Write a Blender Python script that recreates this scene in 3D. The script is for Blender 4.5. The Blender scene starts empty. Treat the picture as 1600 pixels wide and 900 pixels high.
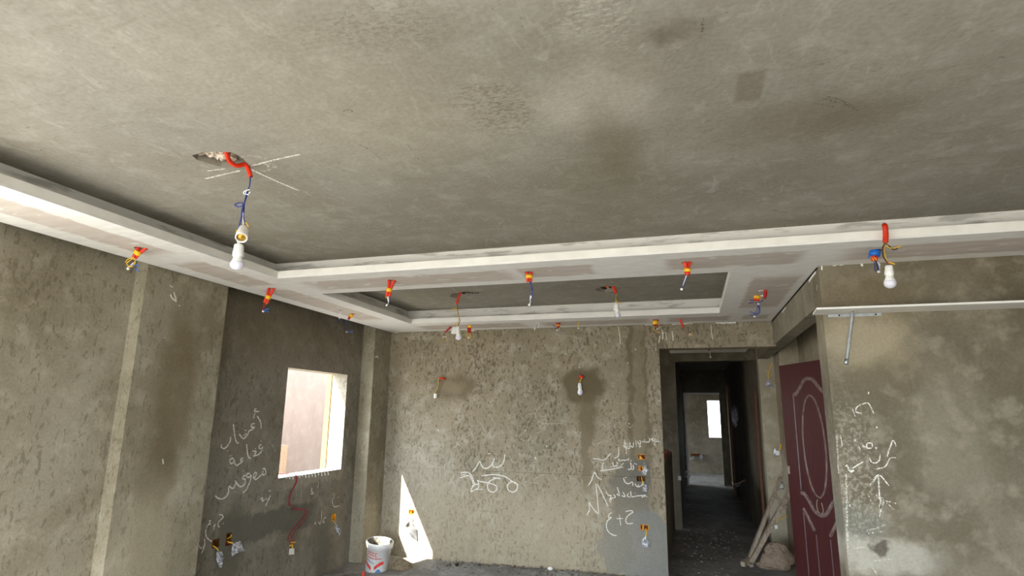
import bpy, bmesh, math, random
import numpy as np
from mathutils import Vector, Matrix, noise
from mathutils.geometry import tessellate_polygon

random.seed(7)
SC = bpy.context.scene
COL = SC.collection

# ------------------------------------------------------------------ camera
F = 918.0                      # focal length in pixels of the 1600x900 frame
H = 1.6                        # eye height, metres
def _axes(vpz, vpy):
    z = np.array([vpz[0]-800, vpz[1]-450, F]); z /= np.linalg.norm(z)
    y = np.array([vpy[0]-800, vpy[1]-450, F]); y /= np.linalg.norm(y)
    y -= z*(y@z); y /= np.linalg.norm(y)
    return np.array([np.cross(y, z), y, z])
RW = _axes((850, -3800), (1080, 652))
cam = bpy.data.cameras.new('camera'); cam_o = bpy.data.objects.new('camera', cam); COL.objects.link(cam_o)
cam.sensor_width = 36; cam.lens = F/1600*36; cam.clip_start = 0.02; cam.clip_end = 300
M4 = Matrix.Identity(4)
for i in range(3):
    M4[i][0] = RW[i][0]; M4[i][1] = -RW[i][1]; M4[i][2] = -RW[i][2]
M4[2][3] = H
cam_o.matrix_world = M4
SC.camera = cam_o

# ------------------------------------------------------------------ light and exposure
SC.view_settings.view_transform = 'Standard'; SC.view_settings.look = 'None'
SC.view_settings.gamma = 1; SC.view_settings.use_curve_mapping = False
SC.view_settings.exposure = 1.97
world = bpy.data.worlds.new('hazy_sky'); SC.world = world; world.use_nodes = True
bg = world.node_tree.nodes['Background']
bg.inputs[0].default_value = (0.80, 0.89, 1.0, 1); bg.inputs[1].default_value = 4.2
SUN_DIR = Vector((0.52, 0.884, -1.0)).normalized()      # the way the sunlight travels
sun = bpy.data.lights.new('sun', 'SUN'); sun.energy = 10; sun.angle = math.radians(0.55); sun.color = (1, .97, .92)
sun_o = bpy.data.objects.new('sun', sun); COL.objects.link(sun_o)
sun_o.rotation_euler = SUN_DIR.to_track_quat('-Z', 'Y').to_euler(); sun_o.location = (-8, -14, 14)
SC.cycles.max_bounces = 14; SC.cycles.diffuse_bounces = 10; SC.cycles.glossy_bounces = 3
SC.cycles.caustics_reflective = False; SC.cycles.caustics_refractive = False

# ------------------------------------------------------------------ pixel of the photograph -> point on a plane of the room
def ray(p): return RW @ np.array([p[0]-800, p[1]-450, F])
def onx(p, X): d = ray(p); return Vector(d*(X/d[0])) + Vector((0, 0, H))
def ony(p, Y): d = ray(p); return Vector(d*(Y/d[1])) + Vector((0, 0, H))
def onz(p, Z): d = ray(p); return Vector(d*((Z-H)/d[2])) + Vector((0, 0, H))
def onplane(p, P, N):
    d = Vector(ray(p)); o = Vector((0, 0, H)); return o + d*((Vector(P)-o).dot(N)/d.dot(N))

# main levels and faces of the room
ZS, ZL, ZC = 2.58, 2.636, 2.745       # soffit, top of the fascia, concrete slab
YB = 6.53                              # back wall
XL, XW = -3.52, -3.68                  # column faces, window wall
YJ, XJ = 4.17, 0.85                    # wall on the right: its face and its corner
T0, T1, T2, T3 = 3.606, 4.195, 5.90, 6.515

# ------------------------------------------------------------------ materials
def lin(c): return tuple((v/255/12.92 if v/255 <= .04045 else ((v/255+.055)/1.055)**2.4) for v in c) + (1,)
MATS = {}
class NT:
    def __init__(s, name):
        s.m = bpy.data.materials.new(name); s.m.use_nodes = True; s.t = s.m.node_tree
        s.b = s.t.nodes['Principled BSDF']; s.tc = s.t.nodes.new('ShaderNodeTexCoord'); s.co = s.tc.outputs['Object']
    def n(s, t, **kw):
        x = s.t.nodes.new(t)
        for k, v in kw.items(): setattr(x, k, v)
        return x
    def link(s, a, b): s.t.links.new(a, b)
    def put(s, sock, v):
        if isinstance(v, bpy.types.NodeSocket): s.link(v, sock)
        else: sock.default_value = v
    def mapping(s, scale, loc=(0, 0, 0), rot=(0, 0, 0), src=None):
        x = s.n('ShaderNodeMapping'); s.link(src or s.co, x.inputs[0]); x.inputs[1].default_value = loc
        x.inputs[2].default_value = rot; x.inputs[3].default_value = scale; return x.outputs[0]
    def noise(s, vec, scale, detail=4, rough=.55, dist=0):
        x = s.n('ShaderNodeTexNoise'); s.link(vec, x.inputs['Vector']); x.inputs['Scale'].default_value = scale
        x.inputs['Detail'].default_value = detail; x.inputs['Roughness'].default_value = rough; x.inputs['Distortion'].default_value = dist
        return x.outputs
    def mr(s, v, a, b, c=0., d=1., smooth=True):
        x = s.n('ShaderNodeMapRange'); x.interpolation_type = 'SMOOTHSTEP' if smooth else 'LINEAR'
        s.put(x.inputs[0], v)
        for i, k in enumerate((a, b, c, d)): x.inputs[1+i].default_value = k
        return x.outputs[0]
    def math(s, op, a, b=0.):
        x = s.n('ShaderNodeMath', operation=op); s.put(x.inputs[0], a); s.put(x.inputs[1], b); return x.outputs[0]
    def vmath(s, op, a, b=(0, 0, 0), out=0):
        x = s.n('ShaderNodeVectorMath', operation=op); s.put(x.inputs[0], a)
        if op != 'LENGTH' and op != 'ABSOLUTE': s.put(x.inputs[1], b)
        return x.outputs[1 if op == 'LENGTH' else out]
    def mix(s, f, a, b, blend='MIX'):
        x = s.n('ShaderNodeMix', data_type='RGBA', blend_type=blend)
        s.put(x.inputs[0], f); s.put(x.inputs[6], a); s.put(x.inputs[7], b); return x.outputs[2]
    def bump(s, h, strength, dist=.01):
        x = s.n('ShaderNodeBump'); x.inputs['Strength'].default_value = strength; x.inputs['Distance'].default_value = dist
        s.link(h, x.inputs['Height']); s.link(x.outputs[0], s.b.inputs['Normal'])
    def warp(s, scale, amt, src=None):
        nz = s.noise(src or s.co, scale, 4, .6)[1]
        v = s.vmath('SUBTRACT', nz, (.5, .5, .5)); v = s.vmath('MULTIPLY', v, (amt, amt, amt))
        return s.vmath('ADD', src or s.co, v)
    def ellipse(s, co, c, r, soft):
        inv = tuple(0 if k is None else 1/k for k in r); c = tuple(c)
        v = s.vmath('SUBTRACT', co, c); v = s.vmath('MULTIPLY', v, inv)
        return s.mr(s.vmath('LENGTH', v), 1-soft, 1+soft, 1, 0)
    def rect(s, co, c, r, soft):
        inv = tuple(0 if k is None else 1/k for k in r)
        v = s.vmath('SUBTRACT', co, tuple(c)); v = s.vmath('MULTIPLY', v, inv); v = s.vmath('ABSOLUTE', v)
        x = s.n('ShaderNodeSeparateXYZ'); s.link(v, x.inputs[0])
        m = s.math('MAXIMUM', s.math('MAXIMUM', x.outputs[0], x.outputs[1]), x.outputs[2])
        return s.mr(m, 1-soft, 1+soft, 1, 0)
    def done(s, col, rough=.85, spec=.25):
        s.put(s.b.inputs['Base Color'], col); s.b.inputs['Roughness'].default_value = rough
        s.b.inputs['Specular IOR Level'].default_value = spec; return s.m

def plain(name, rgb, rough=.6, spec=.3, var=.06, metal=0, bump=0, scale=30):
    if name in MATS: return MATS[name]
    t = NT(name); c = lin(rgb)
    nz = t.noise(t.co, scale, 3)[0]
    dark = tuple(v*(1-3*var) for v in c[:3])+(1,); light = tuple(min(1, v*(1+3*var)) for v in c[:3])+(1,)
    col = t.mix(t.mr(nz, .3, .7), dark, light)
    m = t.done(col, rough, spec); t.b.inputs['Metallic'].default_value = metal
    if bump: t.bump(nz, bump, .004)
    MATS[name] = m; return m

def concrete(name, base, light, dark, spot=None, spot_z=.42, spot_amt=.8, spot_scale=22, patches=(), bump=.35, tint=None, spot_thr=.575, smear=0):
    """patches: (shape, centre, radii (None = ignore axis), softness, rgb, strength, warp)"""
    t = NT(name); co = t.co
    n1 = t.noise(co, 1.3, 6, .62, .4)[0]; n2 = t.noise(co, 7, 6, .6)[0]; n3 = t.noise(co, 60, 3, .6)[0]
    col = t.mix(t.mr(n1, .33, .68), lin(dark), lin(base))
    col = t.mix(t.math('MULTIPLY', t.mr(n2, .47, .72), .6), col, lin(light))
    if tint:
        n4 = t.noise(t.mapping((1, 1, 1), (7, 3, 5)), .9, 3)[0]; col = t.mix(t.math('MULTIPLY', t.mr(n4, .45, .7), .5), col, lin(tint))
    if smear:
        sa = t.noise(t.mapping((1, 2.6, 1), (1, 5, 2), (0, 0, .35)), 3.2, 7, .68, 1.6)[0]; sb = t.noise(t.mapping((2.2, 1, 1), (8, 5, 2), (0, 0, .6)), 5, 6, .7, 1.2)[0]
        col = t.mix(t.math('MULTIPLY', t.mr(sa, .50, .68), smear), col, lin(dark)); col = t.mix(t.math('MULTIPLY', t.mr(sb, .54, .70), smear*.8), col, lin(light))
        pit = t.noise(co, 34, 2, .5)[0]; col = t.mix(t.mr(pit, .70, .76, 0, .5), col, lin(tuple(int(v*.78) for v in dark)))
    w1 = t.warp(6, .2); w2 = t.warp(2.2, .3)
    h = t.math('ADD', t.math('MULTIPLY', n2, .8), t.math('MULTIPLY', n3, .25))
    hs = None
    if spot:
        sn = t.noise(t.mapping((1, 1, spot_z)), spot_scale, 4, .62, .5)[0]
        s2 = t.noise(t.mapping((1, 1, .75), (5, 2, 4)), spot_scale*.42, 5, .65, .8)[0]
        den = t.noise(t.mapping((1, 1, .8), (3, 9, 1)), 2.4, 4, .6)[0]
        off = t.mr(den, .3, .7, -.06, .04, False)
        ha = t.mr(t.math('ADD', sn, off), spot_thr, spot_thr+.09); hb = t.mr(t.math('ADD', s2, off), spot_thr+.03, spot_thr+.11)
        hs = t.math('MAXIMUM', ha, t.math('MULTIPLY', hb, .8)); sf = t.math('MULTIPLY', hs, spot_amt)
    for (shape, c, r, soft, rgb, k, wv) in patches:
        f = (t.rect if shape == 'r' else t.ellipse)({0: co, 1: w1, 2: w2}[wv], c, r, soft)
        if shape == 'f': f = t.math('MULTIPLY', f, t.mr(t.noise(t.mapping((1, 2.2, 1)), 40, 5, .7)[0], .47, .6))
        if shape == 'f' and wv == 1 and k < .65: k *= .8
        f = t.math('MULTIPLY', f, k)
        col = t.mix(f, col, lin(rgb))
        if hs is not None and shape in 're' and wv: sf = t.math('MULTIPLY', sf, t.math('SUBTRACT', 1., t.math('MULTIPLY', f, .9)))
    if spot:
        col = t.mix(sf, col, lin(spot)); h = t.math('SUBTRACT', h, t.math('MULTIPLY', sf, .5))
    g = t.mr(n3, .3, .7, .9, 1.08, False); x = t.n('ShaderNodeCombineXYZ')
    for i in range(3): t.link(g, x.inputs[i])
    col = t.mix(1., col, x.outputs[0], 'MULTIPLY')
    t.bump(h, bump, .012)
    return t.done(col, .92, .15)

def cz(px): p = onz(px, ZC); return p
def bk(px): return ony(px, YB)
def lf(px): return onx(px, XW)
def lc(px): return onx(px, XL)
def jg(px): return ony(px, YJ)

CEIL_P = [
    ('f', cz((935, 70)), (.10, .36, None), .5, (190, 183, 169), .6, 1),
    ('f', cz((945, 130)), (.12, .3, None), .5, (109, 100, 80), .6, 1),
    ('e', cz((925, 165)), (.22, .20, None), .8, (182, 175, 163), .65, 1),
    ('e', cz((935, 300)), (.28, .55, None), .8, (116, 109, 86), .4, 2),
    ('e', cz((960, 230)), (.10, .40, None), .7, (113, 103, 80), .45, 1),
    ('e', cz((1060, 50)), (.10, .05, None), .6, (104, 96, 82), .45, 1),
    ('e', cz((1033, 63)), (.035, .03, None), .6, (100, 92, 80), .5, 1),
    ('r', cz((1172, 135)), (.045, .10, None), .25, (111, 102, 88), .6, 0),
    ('f', cz((770, 170)), (.14, .2, None), .6, (91, 83, 69), .8, 1),
    ('f', cz((560, 55)), (.3, .1, None), .6, (107, 98, 80), .6, 1),
    ('e', cz((1330, 180)), (.16, .10, None), .8, (111, 101, 83), .6, 1),
    ('e', cz((1230, 190)), (.35, .18, None), .8, (116, 107, 89), .5, 2),
    ('e', cz((420, 130)), (.4, .3, None), .8, (161, 154, 138), .5, 2),
    ('e', cz((640, 200)), (.5, .3, None), .8, (161, 154, 134), .4, 2),
]
MATS['ceil'] = concrete('ceiling_plaster', (151, 146, 134), (165, 160, 149), (136, 130, 117), None, patches=CEIL_P, bump=.28, smear=.75, tint=(143, 138, 131))
B = (147, 135, 113)
BACK_P = [
    ('e', bk((712, 605)), (.26, None, .15), .35, (112, 100, 78), .8, 1),
    ('e', bk((705, 604)), (.14, None, .06), .5, (140, 126, 102), .6, 1),
    ('e', bk((912, 602)), (.24, None, .20), .25, (96, 86, 64), .9, 1),
    ('e', bk((918, 640)), (.10, None, .3), .5, (104, 94, 70), .8, 1),
    ('r', bk((917, 700)), (.055, None, .42), .25, (116, 104, 82), .75, 1),
    ('r', bk((996, 620)), (.11, None, .9), .3, (118, 108, 86), .65, 1),
    ('r', bk((985, 600)), (.03, None, .75), .5, (98, 86, 66), .6, 1),
    ('r', bk((1010, 610)), (.02, None, .75), .5, (98, 86, 66), .5, 1),
    ('e', bk((985, 775)), (.20, None, .40), .15, (112, 107, 96), .9, 1),
    ('e', bk((1012, 862)), (.26, None, .42), .08, (118, 119, 114), .95, 1),
    ('e', bk((962, 856)), (.17, None, .27), .1, (110, 110, 104), .92, 1),
    ('e', bk((1001, 745)), (.10, None, .2), .2, (104, 102, 92), .9, 1),
    ('e', bk((860, 860)), (.16, None, .22), .6, (134, 122, 102), .5, 1),
    ('e', bk((740, 855)), (.035, None, .12), .6, (108, 100, 86), .7, 1),
    ('r', bk((760, 736)), (2.9, None, .0022), .3, (84, 74, 58), .8, 0),
    ('e', bk((640, 760)), (.5, None, .7), .8, (176, 168, 152), .45, 2),
    ('e', bk((780, 830)), (1.4, None, .5), .7, (178, 166, 142), .5, 2),  # lower wall lightened: bounce from the floor put into the colour
]
MATS['back'] = concrete('back_wall_plaster', B, (176, 168, 151), (136, 126, 106), (84, 75, 58), spot_z=.5, patches=BACK_P, spot_scale=38, spot_amt=.66, spot_thr=.53)
LEFT_P = [
    ('r', lf((430, 815)), (None, .58, .11), .2, (98, 95, 84), .85, 1),
    ('e', lf((360, 850)), (None, .16, .34), .3, (100, 96, 84), .8, 1),
    ('e', lf((505, 860)), (None, .14, .3), .35, (104, 100, 88), .7, 1),
    ('e', lf((350, 480)), (None, 1.6, .35), .8, (104, 94, 72), .5, 2),
    ('r', lf((490, 748)), (None, .5, .04), .5, (170, 160, 142), .5, 1),
]
MATS['left'] = concrete('window_wall_plaster', (136, 129, 115), (152, 145, 130), (118, 110, 94), (78, 71, 57), spot_z=.45, spot_scale=36, spot_amt=.5, spot_thr=.55, patches=LEFT_P)
COL_P = [
    ('e', lc((275, 610)), (None, .17, .6), .4, (112, 100, 76), .75, 1),
    ('e', lc((240, 770)), (None, .13, .5), .4, (104, 94, 72), .7, 1),
    ('e', lc((225, 850)), (None, .22, .35), .6, (176, 166, 140), .5, 1),
]
MATS['column'] = concrete('column_plaster', (152, 144, 125), (170, 162, 142), (128, 119, 98), (94, 85, 66), spot_z=.42, spot_scale=36, spot_amt=.5, spot_thr=.55, patches=COL_P)
JOG_P = [
    ('e', jg((1375, 560)), (.22, None, .16), .6, (112, 102, 80), .7, 1),
    ('e', jg((1345, 480)), (.3, None, .2), .6, (120, 108, 84), .6, 1),
    ('e', jg((1350, 530)), (.24, None, .16), .5, (176, 164, 138), .6, 1),
    ('e', jg((1340, 820)), (.14, None, .12), .4, (112, 110, 98), .8, 1),
    ('e', jg((1375, 870)), (.3, None, .1), .4, (176, 171, 156), .65, 1),
    ('e', jg((1378, 855)), (.05, None, .035), .4, (62, 54, 42), .8, 1),
    ('f', jg((1335, 740)), (.14, None, .4), .6, (206, 200, 184), .35, 1),
    ('r', jg((1292, 720)), (.05, None, 1.2), .5, (140, 131, 112), .5, 1),
]
MATS['jog'] = concrete('right_wall_plaster', (126, 118, 101), (150, 142, 124), (102, 94, 77), None, patches=JOG_P, bump=.5)
MATS['conc'] = concrete('grey_mortar', (148, 141, 125), (166, 158, 142), (124, 116, 100), (96, 86, 66), spot_amt=.35)
MATS['niche'] = concrete('niche_mortar', (178, 168, 146), (194, 184, 164), (156, 145, 122), (120, 110, 88), spot_amt=.25)
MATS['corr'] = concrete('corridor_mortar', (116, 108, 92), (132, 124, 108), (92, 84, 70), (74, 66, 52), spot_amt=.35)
MATS['floor'] = concrete('dusty_floor', (150, 148, 143), (176, 174, 168), (118, 115, 110), (84, 82, 78), spot_z=1, spot_scale=30, spot_amt=.5, bump=.8)
MATS['outer'] = concrete('pink_outdoor_plaster', (131, 115, 104), (138, 122, 110), (125, 108, 97), None, bump=.2)
MATS['ground'] = concrete('sandy_ground', (150, 146, 138), (162, 158, 150), (138, 134, 126), None)

def gypsum():
    t = NT('taped_gypsum_board'); w = t.warp(9, .07); w2 = t.warp(26, .05)
    comp = t.mix(t.mr(t.noise(t.mapping((1, 3, 1)), 8, 5)[0], .35, .68), lin((226, 223, 217)), lin((236, 233, 228)))
    raw = t.mix(t.mr(t.noise(t.mapping((1, 4, 1)), 4, 4)[0], .3, .7), lin((194, 183, 172)), lin((206, 196, 186)))
    isl = [(-3.21, 2.2, .12, .62), (-3.22, 3.42, .13, .36), (-3.23, 4.75, .13, .78), (-3.22, -.3, .12, 1.3),
           (-2.0, 3.92, .82, .15), (-.85, 3.90, .26, .14), (.30, 3.90, .40, .15), (1.9, 3.90, .95, .15),
           (-2.35, 6.22, .62, .15), (-.95, 6.24, .56, .14), (.12, 6.24, .30, .14), (.63, 5.05, .16, .62), (.66, 6.22, .12, .13)]
    f = None
    for (x, y, rx, ry) in isl:
        m = t.rect(w, (x, y, 0), (rx, ry, None), .12)
        f = m if f is None else t.math('MAXIMUM', f, m)
    sm = t.mr(t.noise(t.mapping((1, 2.5, 1), (2, 4, 0)), 5, 4, .6)[0], .60, .66)
    f = t.math('MULTIPLY', f, t.math('SUBTRACT', 1., t.math('MULTIPLY', sm, .8)))
    col = t.mix(f, comp, raw)
    t.bump(t.noise(t.mapping((1, 3, 1)), 10, 4)[0], .15, .004)
    return t.done(col, .8, .2)
MATS['gyp'] = gypsum()
def cove():
    t = NT('smeared_white_board')
    nz = t.noise(t.mapping((1, 1, 6)), 3, 5, .65)[0]
    col = t.mix(t.mr(nz, .5, .66), lin((222, 219, 212)), lin((178, 175, 168)))
    return t.done(col, .8, .2)
MATS['cove'] = cove()
MATS['white'] = plain('white_gypsum_face', (230, 226, 218), .8, .2, .02, scale=5)
MATS['red'] = plain('orange_red_conduit', (214, 52, 22), .45, .4, .05)
MATS['dred'] = plain('dull_red_conduit', (172, 26, 22), .45, .4, .05)
MATS['yellow'] = plain('yellow_tape', (244, 190, 30), .4, .4, .04)
MATS['wyellow'] = plain('yellow_wire', (222, 178, 40), .4, .4, .05)
MATS['wblue'] = plain('navy_wire', (40, 56, 128), .4, .4, .06)
MATS['bblue'] = plain('bright_blue_wire', (30, 104, 196), .4, .4, .04)
MATS['wwhite'] = plain('white_wire', (226, 226, 228), .5, .4, .03)
MATS['wred'] = plain('maroon_wire', (148, 40, 44), .4, .4, .05)
MATS['wblack'] = plain('dark_wire', (46, 40, 36), .5, .3, .05)
MATS['plastic'] = plain('white_plastic', (236, 234, 228), .35, .5, .015)
MATS['bulb'] = plain('frosted_bulb', (226, 222, 232), .22, .5, .01)
MATS['brass'] = plain('brass_thread', (196, 150, 60), .35, .5, .05, metal=.8)
MATS['steel'] = plain('galvanised_steel', (178, 182, 184), .38, .5, .06, metal=.85)
MATS['greypipe'] = plain('grey_tube', (150, 152, 150), .45, .5, .05, metal=.3)
MATS['boxo'] = plain('orange_box_plastic', (226, 150, 22), .5, .4, .1)
MATS['boxd'] = plain('dark_box_hollow', (92, 54, 16), .7, .2, .1)
MATS['dark'] = plain('near_black', (42, 38, 32), .9, .1, .1)
MATS['brickred'] = plain('red_brick', (150, 84, 62), .85, .2, .12)
MATS['yellowwall'] = plain('sand_yellow_reveal', (150, 116, 62), .85, .2, .03)
MATS['rubble'] = plain('grey_rubble', (112, 106, 96), .95, .1, .14)
MATS['sand'] = plain('sandy_dirt', (138, 124, 104), .95, .1, .12, bump=.6, scale=60)
MATS['sack'] = plain('brown_paper_sack', (132, 115, 97), .8, .2, .05, bump=.4, scale=14)
MATS['stonew'] = plain('white_stone', (232, 230, 226), .6, .3, .03)

def wood(name, a, b, rough=.55, sc=(20, 20, 1.6)):
    t = NT(name); nz = t.noise(t.mapping(sc), 3, 6, .65, .6)[0]
    m = t.done(t.mix(t.mr(nz, .32, .7), lin(a), lin(b)), rough, .4); t.bump(nz, .15, .004); return m
MATS['door'] = wood('mahogany_door_skin', (62, 28, 29), (80, 38, 37), .38)
MATS['doorm'] = wood('dusty_highlit_moulding', (88, 64, 60), (138, 122, 114), .5)  # dust tone with the moulding highlights put into the paler colour
MATS['timber'] = wood('weathered_timber', (120, 106, 90), (168, 152, 132), .8)
MATS['plank'] = wood('brown_timber', (92, 60, 40), (112, 76, 52), .75)

def chalk(name, rgb, cover):
    t = NT(name); nz = t.noise(t.co, 170, 3, .7)[0]
    t.done(lin(rgb), .95, .1)
    tr = t.n('ShaderNodeBsdfTransparent'); mx = t.n('ShaderNodeMixShader')
    t.link(t.mr(nz, .5-cover, .5-cover+.12), mx.inputs[0]); t.link(tr.outputs[0], mx.inputs[1]); t.link(t.b.outputs[0], mx.inputs[2])
    t.link(mx.outputs[0], t.t.nodes['Material Output'].inputs[0]); return t.m
MATS['chalk'] = chalk('white_chalk', (230, 226, 214), .11)
MATS['chalkf'] = chalk('faint_chalk', (206, 199, 182), .045)
MATS['grime'] = chalk('dark_scratch', (70, 62, 48), .0)
MATS['plasterw'] = chalk('white_compound_smear', (240, 238, 232), .2)

def bagm():
    t = NT('clear_plastic_bag')
    nz = t.noise(t.co, 55, 4, .7)[0]
    t.done(t.mix(t.mr(nz, .4, .62), lin((120, 120, 122)), lin((226, 226, 230))), .18, .7)
    tr = t.n('ShaderNodeBsdfTransparent'); mx = t.n('ShaderNodeMixShader'); mx.inputs[0].default_value = .78
    t.link(tr.outputs[0], mx.inputs[1]); t.link(t.b.outputs[0], mx.inputs[2]); t.link(mx.outputs[0], t.t.nodes['Material Output'].inputs[0])
    return t.m
MATS['bag'] = bagm()
MATS['bagd'] = plain('darkened_plastic_bag', (96, 95, 92), .3, .4, .06)  # clear bag darkened in colour so direct sun does not wash it out

# ------------------------------------------------------------------ object helpers
def props(o, label=None, cat=None, group=None, kind=None):
    for k, v in (('label', label), ('category', cat), ('group', group), ('kind', kind)):
        if v: o[k] = v
    return o
def origin_of(o):
    v = Vector((0, 0, 0))
    while o is not None: v += o.location; o = o.parent
    return v
def mk(name, verts, faces, mat, parent=None, smooth=False, loc=None, **kw):
    """one mesh object; verts are world points; loc: where its origin goes"""
    base = origin_of(parent) if parent is not None else Vector(loc or (0, 0, 0))
    me = bpy.data.meshes.new(name)
    me.from_pydata([tuple(Vector(v)-base) for v in verts], [], faces); me.update()
    if smooth: me.polygons.foreach_set('use_smooth', [True]*len(me.polygons))
    me.materials.append(MATS[mat] if isinstance(mat, str) else mat)
    o = bpy.data.objects.new(name, me); COL.objects.link(o)
    if parent is not None: o.parent = parent
    else: o.location = base
    return props(o, **kw)
def thing(name, loc, label, cat, group=None):
    o = bpy.data.objects.new(name, None); COL.objects.link(o); o.location = Vector(loc); o.empty_display_size = .05
    return props(o, label, cat, group)

class MB:
    def __init__(s): s.v = []; s.f = []
    def add(s, vs, fs):
        n = len(s.v); s.v += [Vector(v) for v in vs]; s.f += [tuple(i+n for i in f) for f in fs]; return s
    def box(s, a, b):
        (x0, y0, z0), (x1, y1, z1) = a, b
        return s.add([(x0,y0,z0),(x1,y0,z0),(x1,y1,z0),(x0,y1,z0),(x0,y0,z1),(x1,y0,z1),(x1,y1,z1),(x0,y1,z1)],
                     [(0,3,2,1),(4,5,6,7),(0,1,5,4),(1,2,6,5),(2,3,7,6),(3,0,4,7)])
    def beam(s, a, b, w, h, up=(0, 0, 1), bev=0):
        a, b = Vector(a), Vector(b); d = (b-a).normalized(); sx = d.cross(Vector(up)).normalized(); sy = sx.cross(d)
        c = [(-w/2, -h/2), (w/2, -h/2), (w/2, h/2), (-w/2, h/2)]
        vs = [a+sx*u+sy*v for u, v in c] + [b+sx*u+sy*v for u, v in c]
        return s.add(vs, [(3,2,1,0),(4,5,6,7),(0,1,5,4),(1,2,6,5),(2,3,7,6),(3,0,4,7)])
    def tube(s, pts, r, seg=8, smooth=True, caps=True):
        pts = [Vector(p) for p in pts]
        if smooth and len(pts) > 2: pts = crom(pts, 5)
        rs = r if isinstance(r, (list, tuple)) else [r]*len(pts)
        t0 = (pts[1]-pts[0]).normalized(); nrm = t0.orthogonal().normalized(); vs = []; fs = []
        for i, p in enumerate(pts):
            t = (pts[min(i+1, len(pts)-1)]-pts[max(i-1, 0)]).normalized()
            nrm = (nrm-t*nrm.dot(t)).normalized(); bi = t.cross(nrm)
            for k in range(seg):
                a = 2*math.pi*k/seg; vs.append(p+(nrm*math.cos(a)+bi*math.sin(a))*rs[min(i, len(rs)-1)])
            if i:
                o = (i-1)*seg
                for k in range(seg): fs.append((o+k, o+(k+1) % seg, o+seg+(k+1) % seg, o+seg+k))
        if caps: fs.append(tuple(range(seg-1, -1, -1))); fs.append(tuple(len(vs)-seg+k for k in range(seg)))
        return s.add(vs, fs)
    def lathe(s, a, b, prof, seg=20, cap=True):
        """prof: (t along a->b in units of |ab|, radius in metres)"""
        a, b = Vector(a), Vector(b); d = b-a; ax = d.normalized(); n = ax.orthogonal().normalized(); bi = ax.cross(n)
        vs = []; fs = []
        for i, (t, r) in enumerate(prof):
            for k in range(seg):
                q = 2*math.pi*k/seg; vs.append(a+d*t+(n*math.cos(q)+bi*math.sin(q))*max(r, 1e-4))
            if i:
                o = (i-1)*seg
                for k in range(seg): fs.append((o+k, o+(k+1) % seg, o+seg+(k+1) % seg, o+seg+k))
        if cap: fs.append(tuple(range(seg-1, -1, -1))); fs.append(tuple(len(vs)-seg+k for k in range(seg)))
        return s.add(vs, fs)
    def blob(s, c, r, amp=.25, freq=6, sub=2, flat=None, seed=0):
        bm = bmesh.new(); bmesh.ops.create_icosphere(bm, subdivisions=sub, radius=1)
        c = Vector(c); vs = []
        for v in bm.verts:
            k = 1+amp*noise.noise(v.co*freq*.3+Vector((seed*3.1, seed*1.7, seed)))
            p = Vector((v.co.x*r[0]*k, v.co.y*r[1]*k, v.co.z*r[2]*k))
            if flat is not None: p.z = max(p.z, flat-c.z)
            vs.append(c+p)
        fs = [tuple(v.index for v in f.verts) for f in bm.faces]; bm.free()
        return s.add(vs, fs)
    def out(s, name, mat, parent=None, **kw): return mk(name, s.v, s.f, mat, parent, **kw)

def crom(P, n):
    out = []
    for i in range(len(P)-1):
        p0, p1, p2, p3 = P[max(i-1, 0)], P[i], P[i+1], P[min(i+2, len(P)-1)]
        for k in range(n):
            t = k/n
            out.append(.5*((2*p1)+(p2-p0)*t+(2*p0-5*p1+4*p2-p3)*t*t+(3*p1-p0-3*p2+p3)*t**3))
    out.append(P[-1]); return out

def slab(name, O, U, V, N, outer, holes, thick, mat, **kw):
    """flat panel with openings. outer / holes: 2-D loops; a hole is (loop, depth); depth None goes right through"""
    O, U, V, N = map(Vector, (O, U, V, N)); P = lambda q, d=0: O+U*q[0]+V*q[1]-N*d
    vs = []; fs = []
    def cap(loops, d, flip):
        flat = [q for l in loops for q in l]; n = len(vs); vs.extend(P(q, d) for q in flat)
        for t in tessellate_polygon([[Vector((q[0], q[1], 0)) for q in l] for l in loops]):
            fs.append(tuple(n+i for i in (t[::-1] if flip else t)))
    def side(loop, d0, d1):
        n = len(vs); m = len(loop); vs.extend(P(q, d0) for q in loop); vs.extend(P(q, d1) for q in loop)
        for i in range(m): fs.append((n+i, n+(i+1) % m, n+m+(i+1) % m, n+m+i))
    cap([outer]+[h for h, d in holes], 0, False)
    cap([outer]+[h for h, d in holes if d is None], thick, True)
    side(outer, 0, thick)
    for h, d in holes:
        side(h, 0, thick if d is None else d)
        if d is not None: cap([h], d, False)
    o = mk(name, vs, fs, mat, **kw)
    bm = bmesh.new(); bm.from_mesh(o.data); bmesh.ops.recalc_face_normals(bm, faces=bm.faces); bm.to_mesh(o.data); bm.free()
    return o
def rect2(x0, y0, x1, y1): return [(x0, y0), (x1, y0), (x1, y1), (x0, y1)]
def ring2(c, rx, ry, n=12, jag=0., seed=0):
    rnd = random.Random(seed)
    return [(c[0]+rx*math.cos(2*math.pi*i/n)*(1+rnd.uniform(-jag, jag)), c[1]+ry*math.sin(2*math.pi*i/n)*(1+rnd.uniform(-jag, jag))) for i in range(n)]

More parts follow.
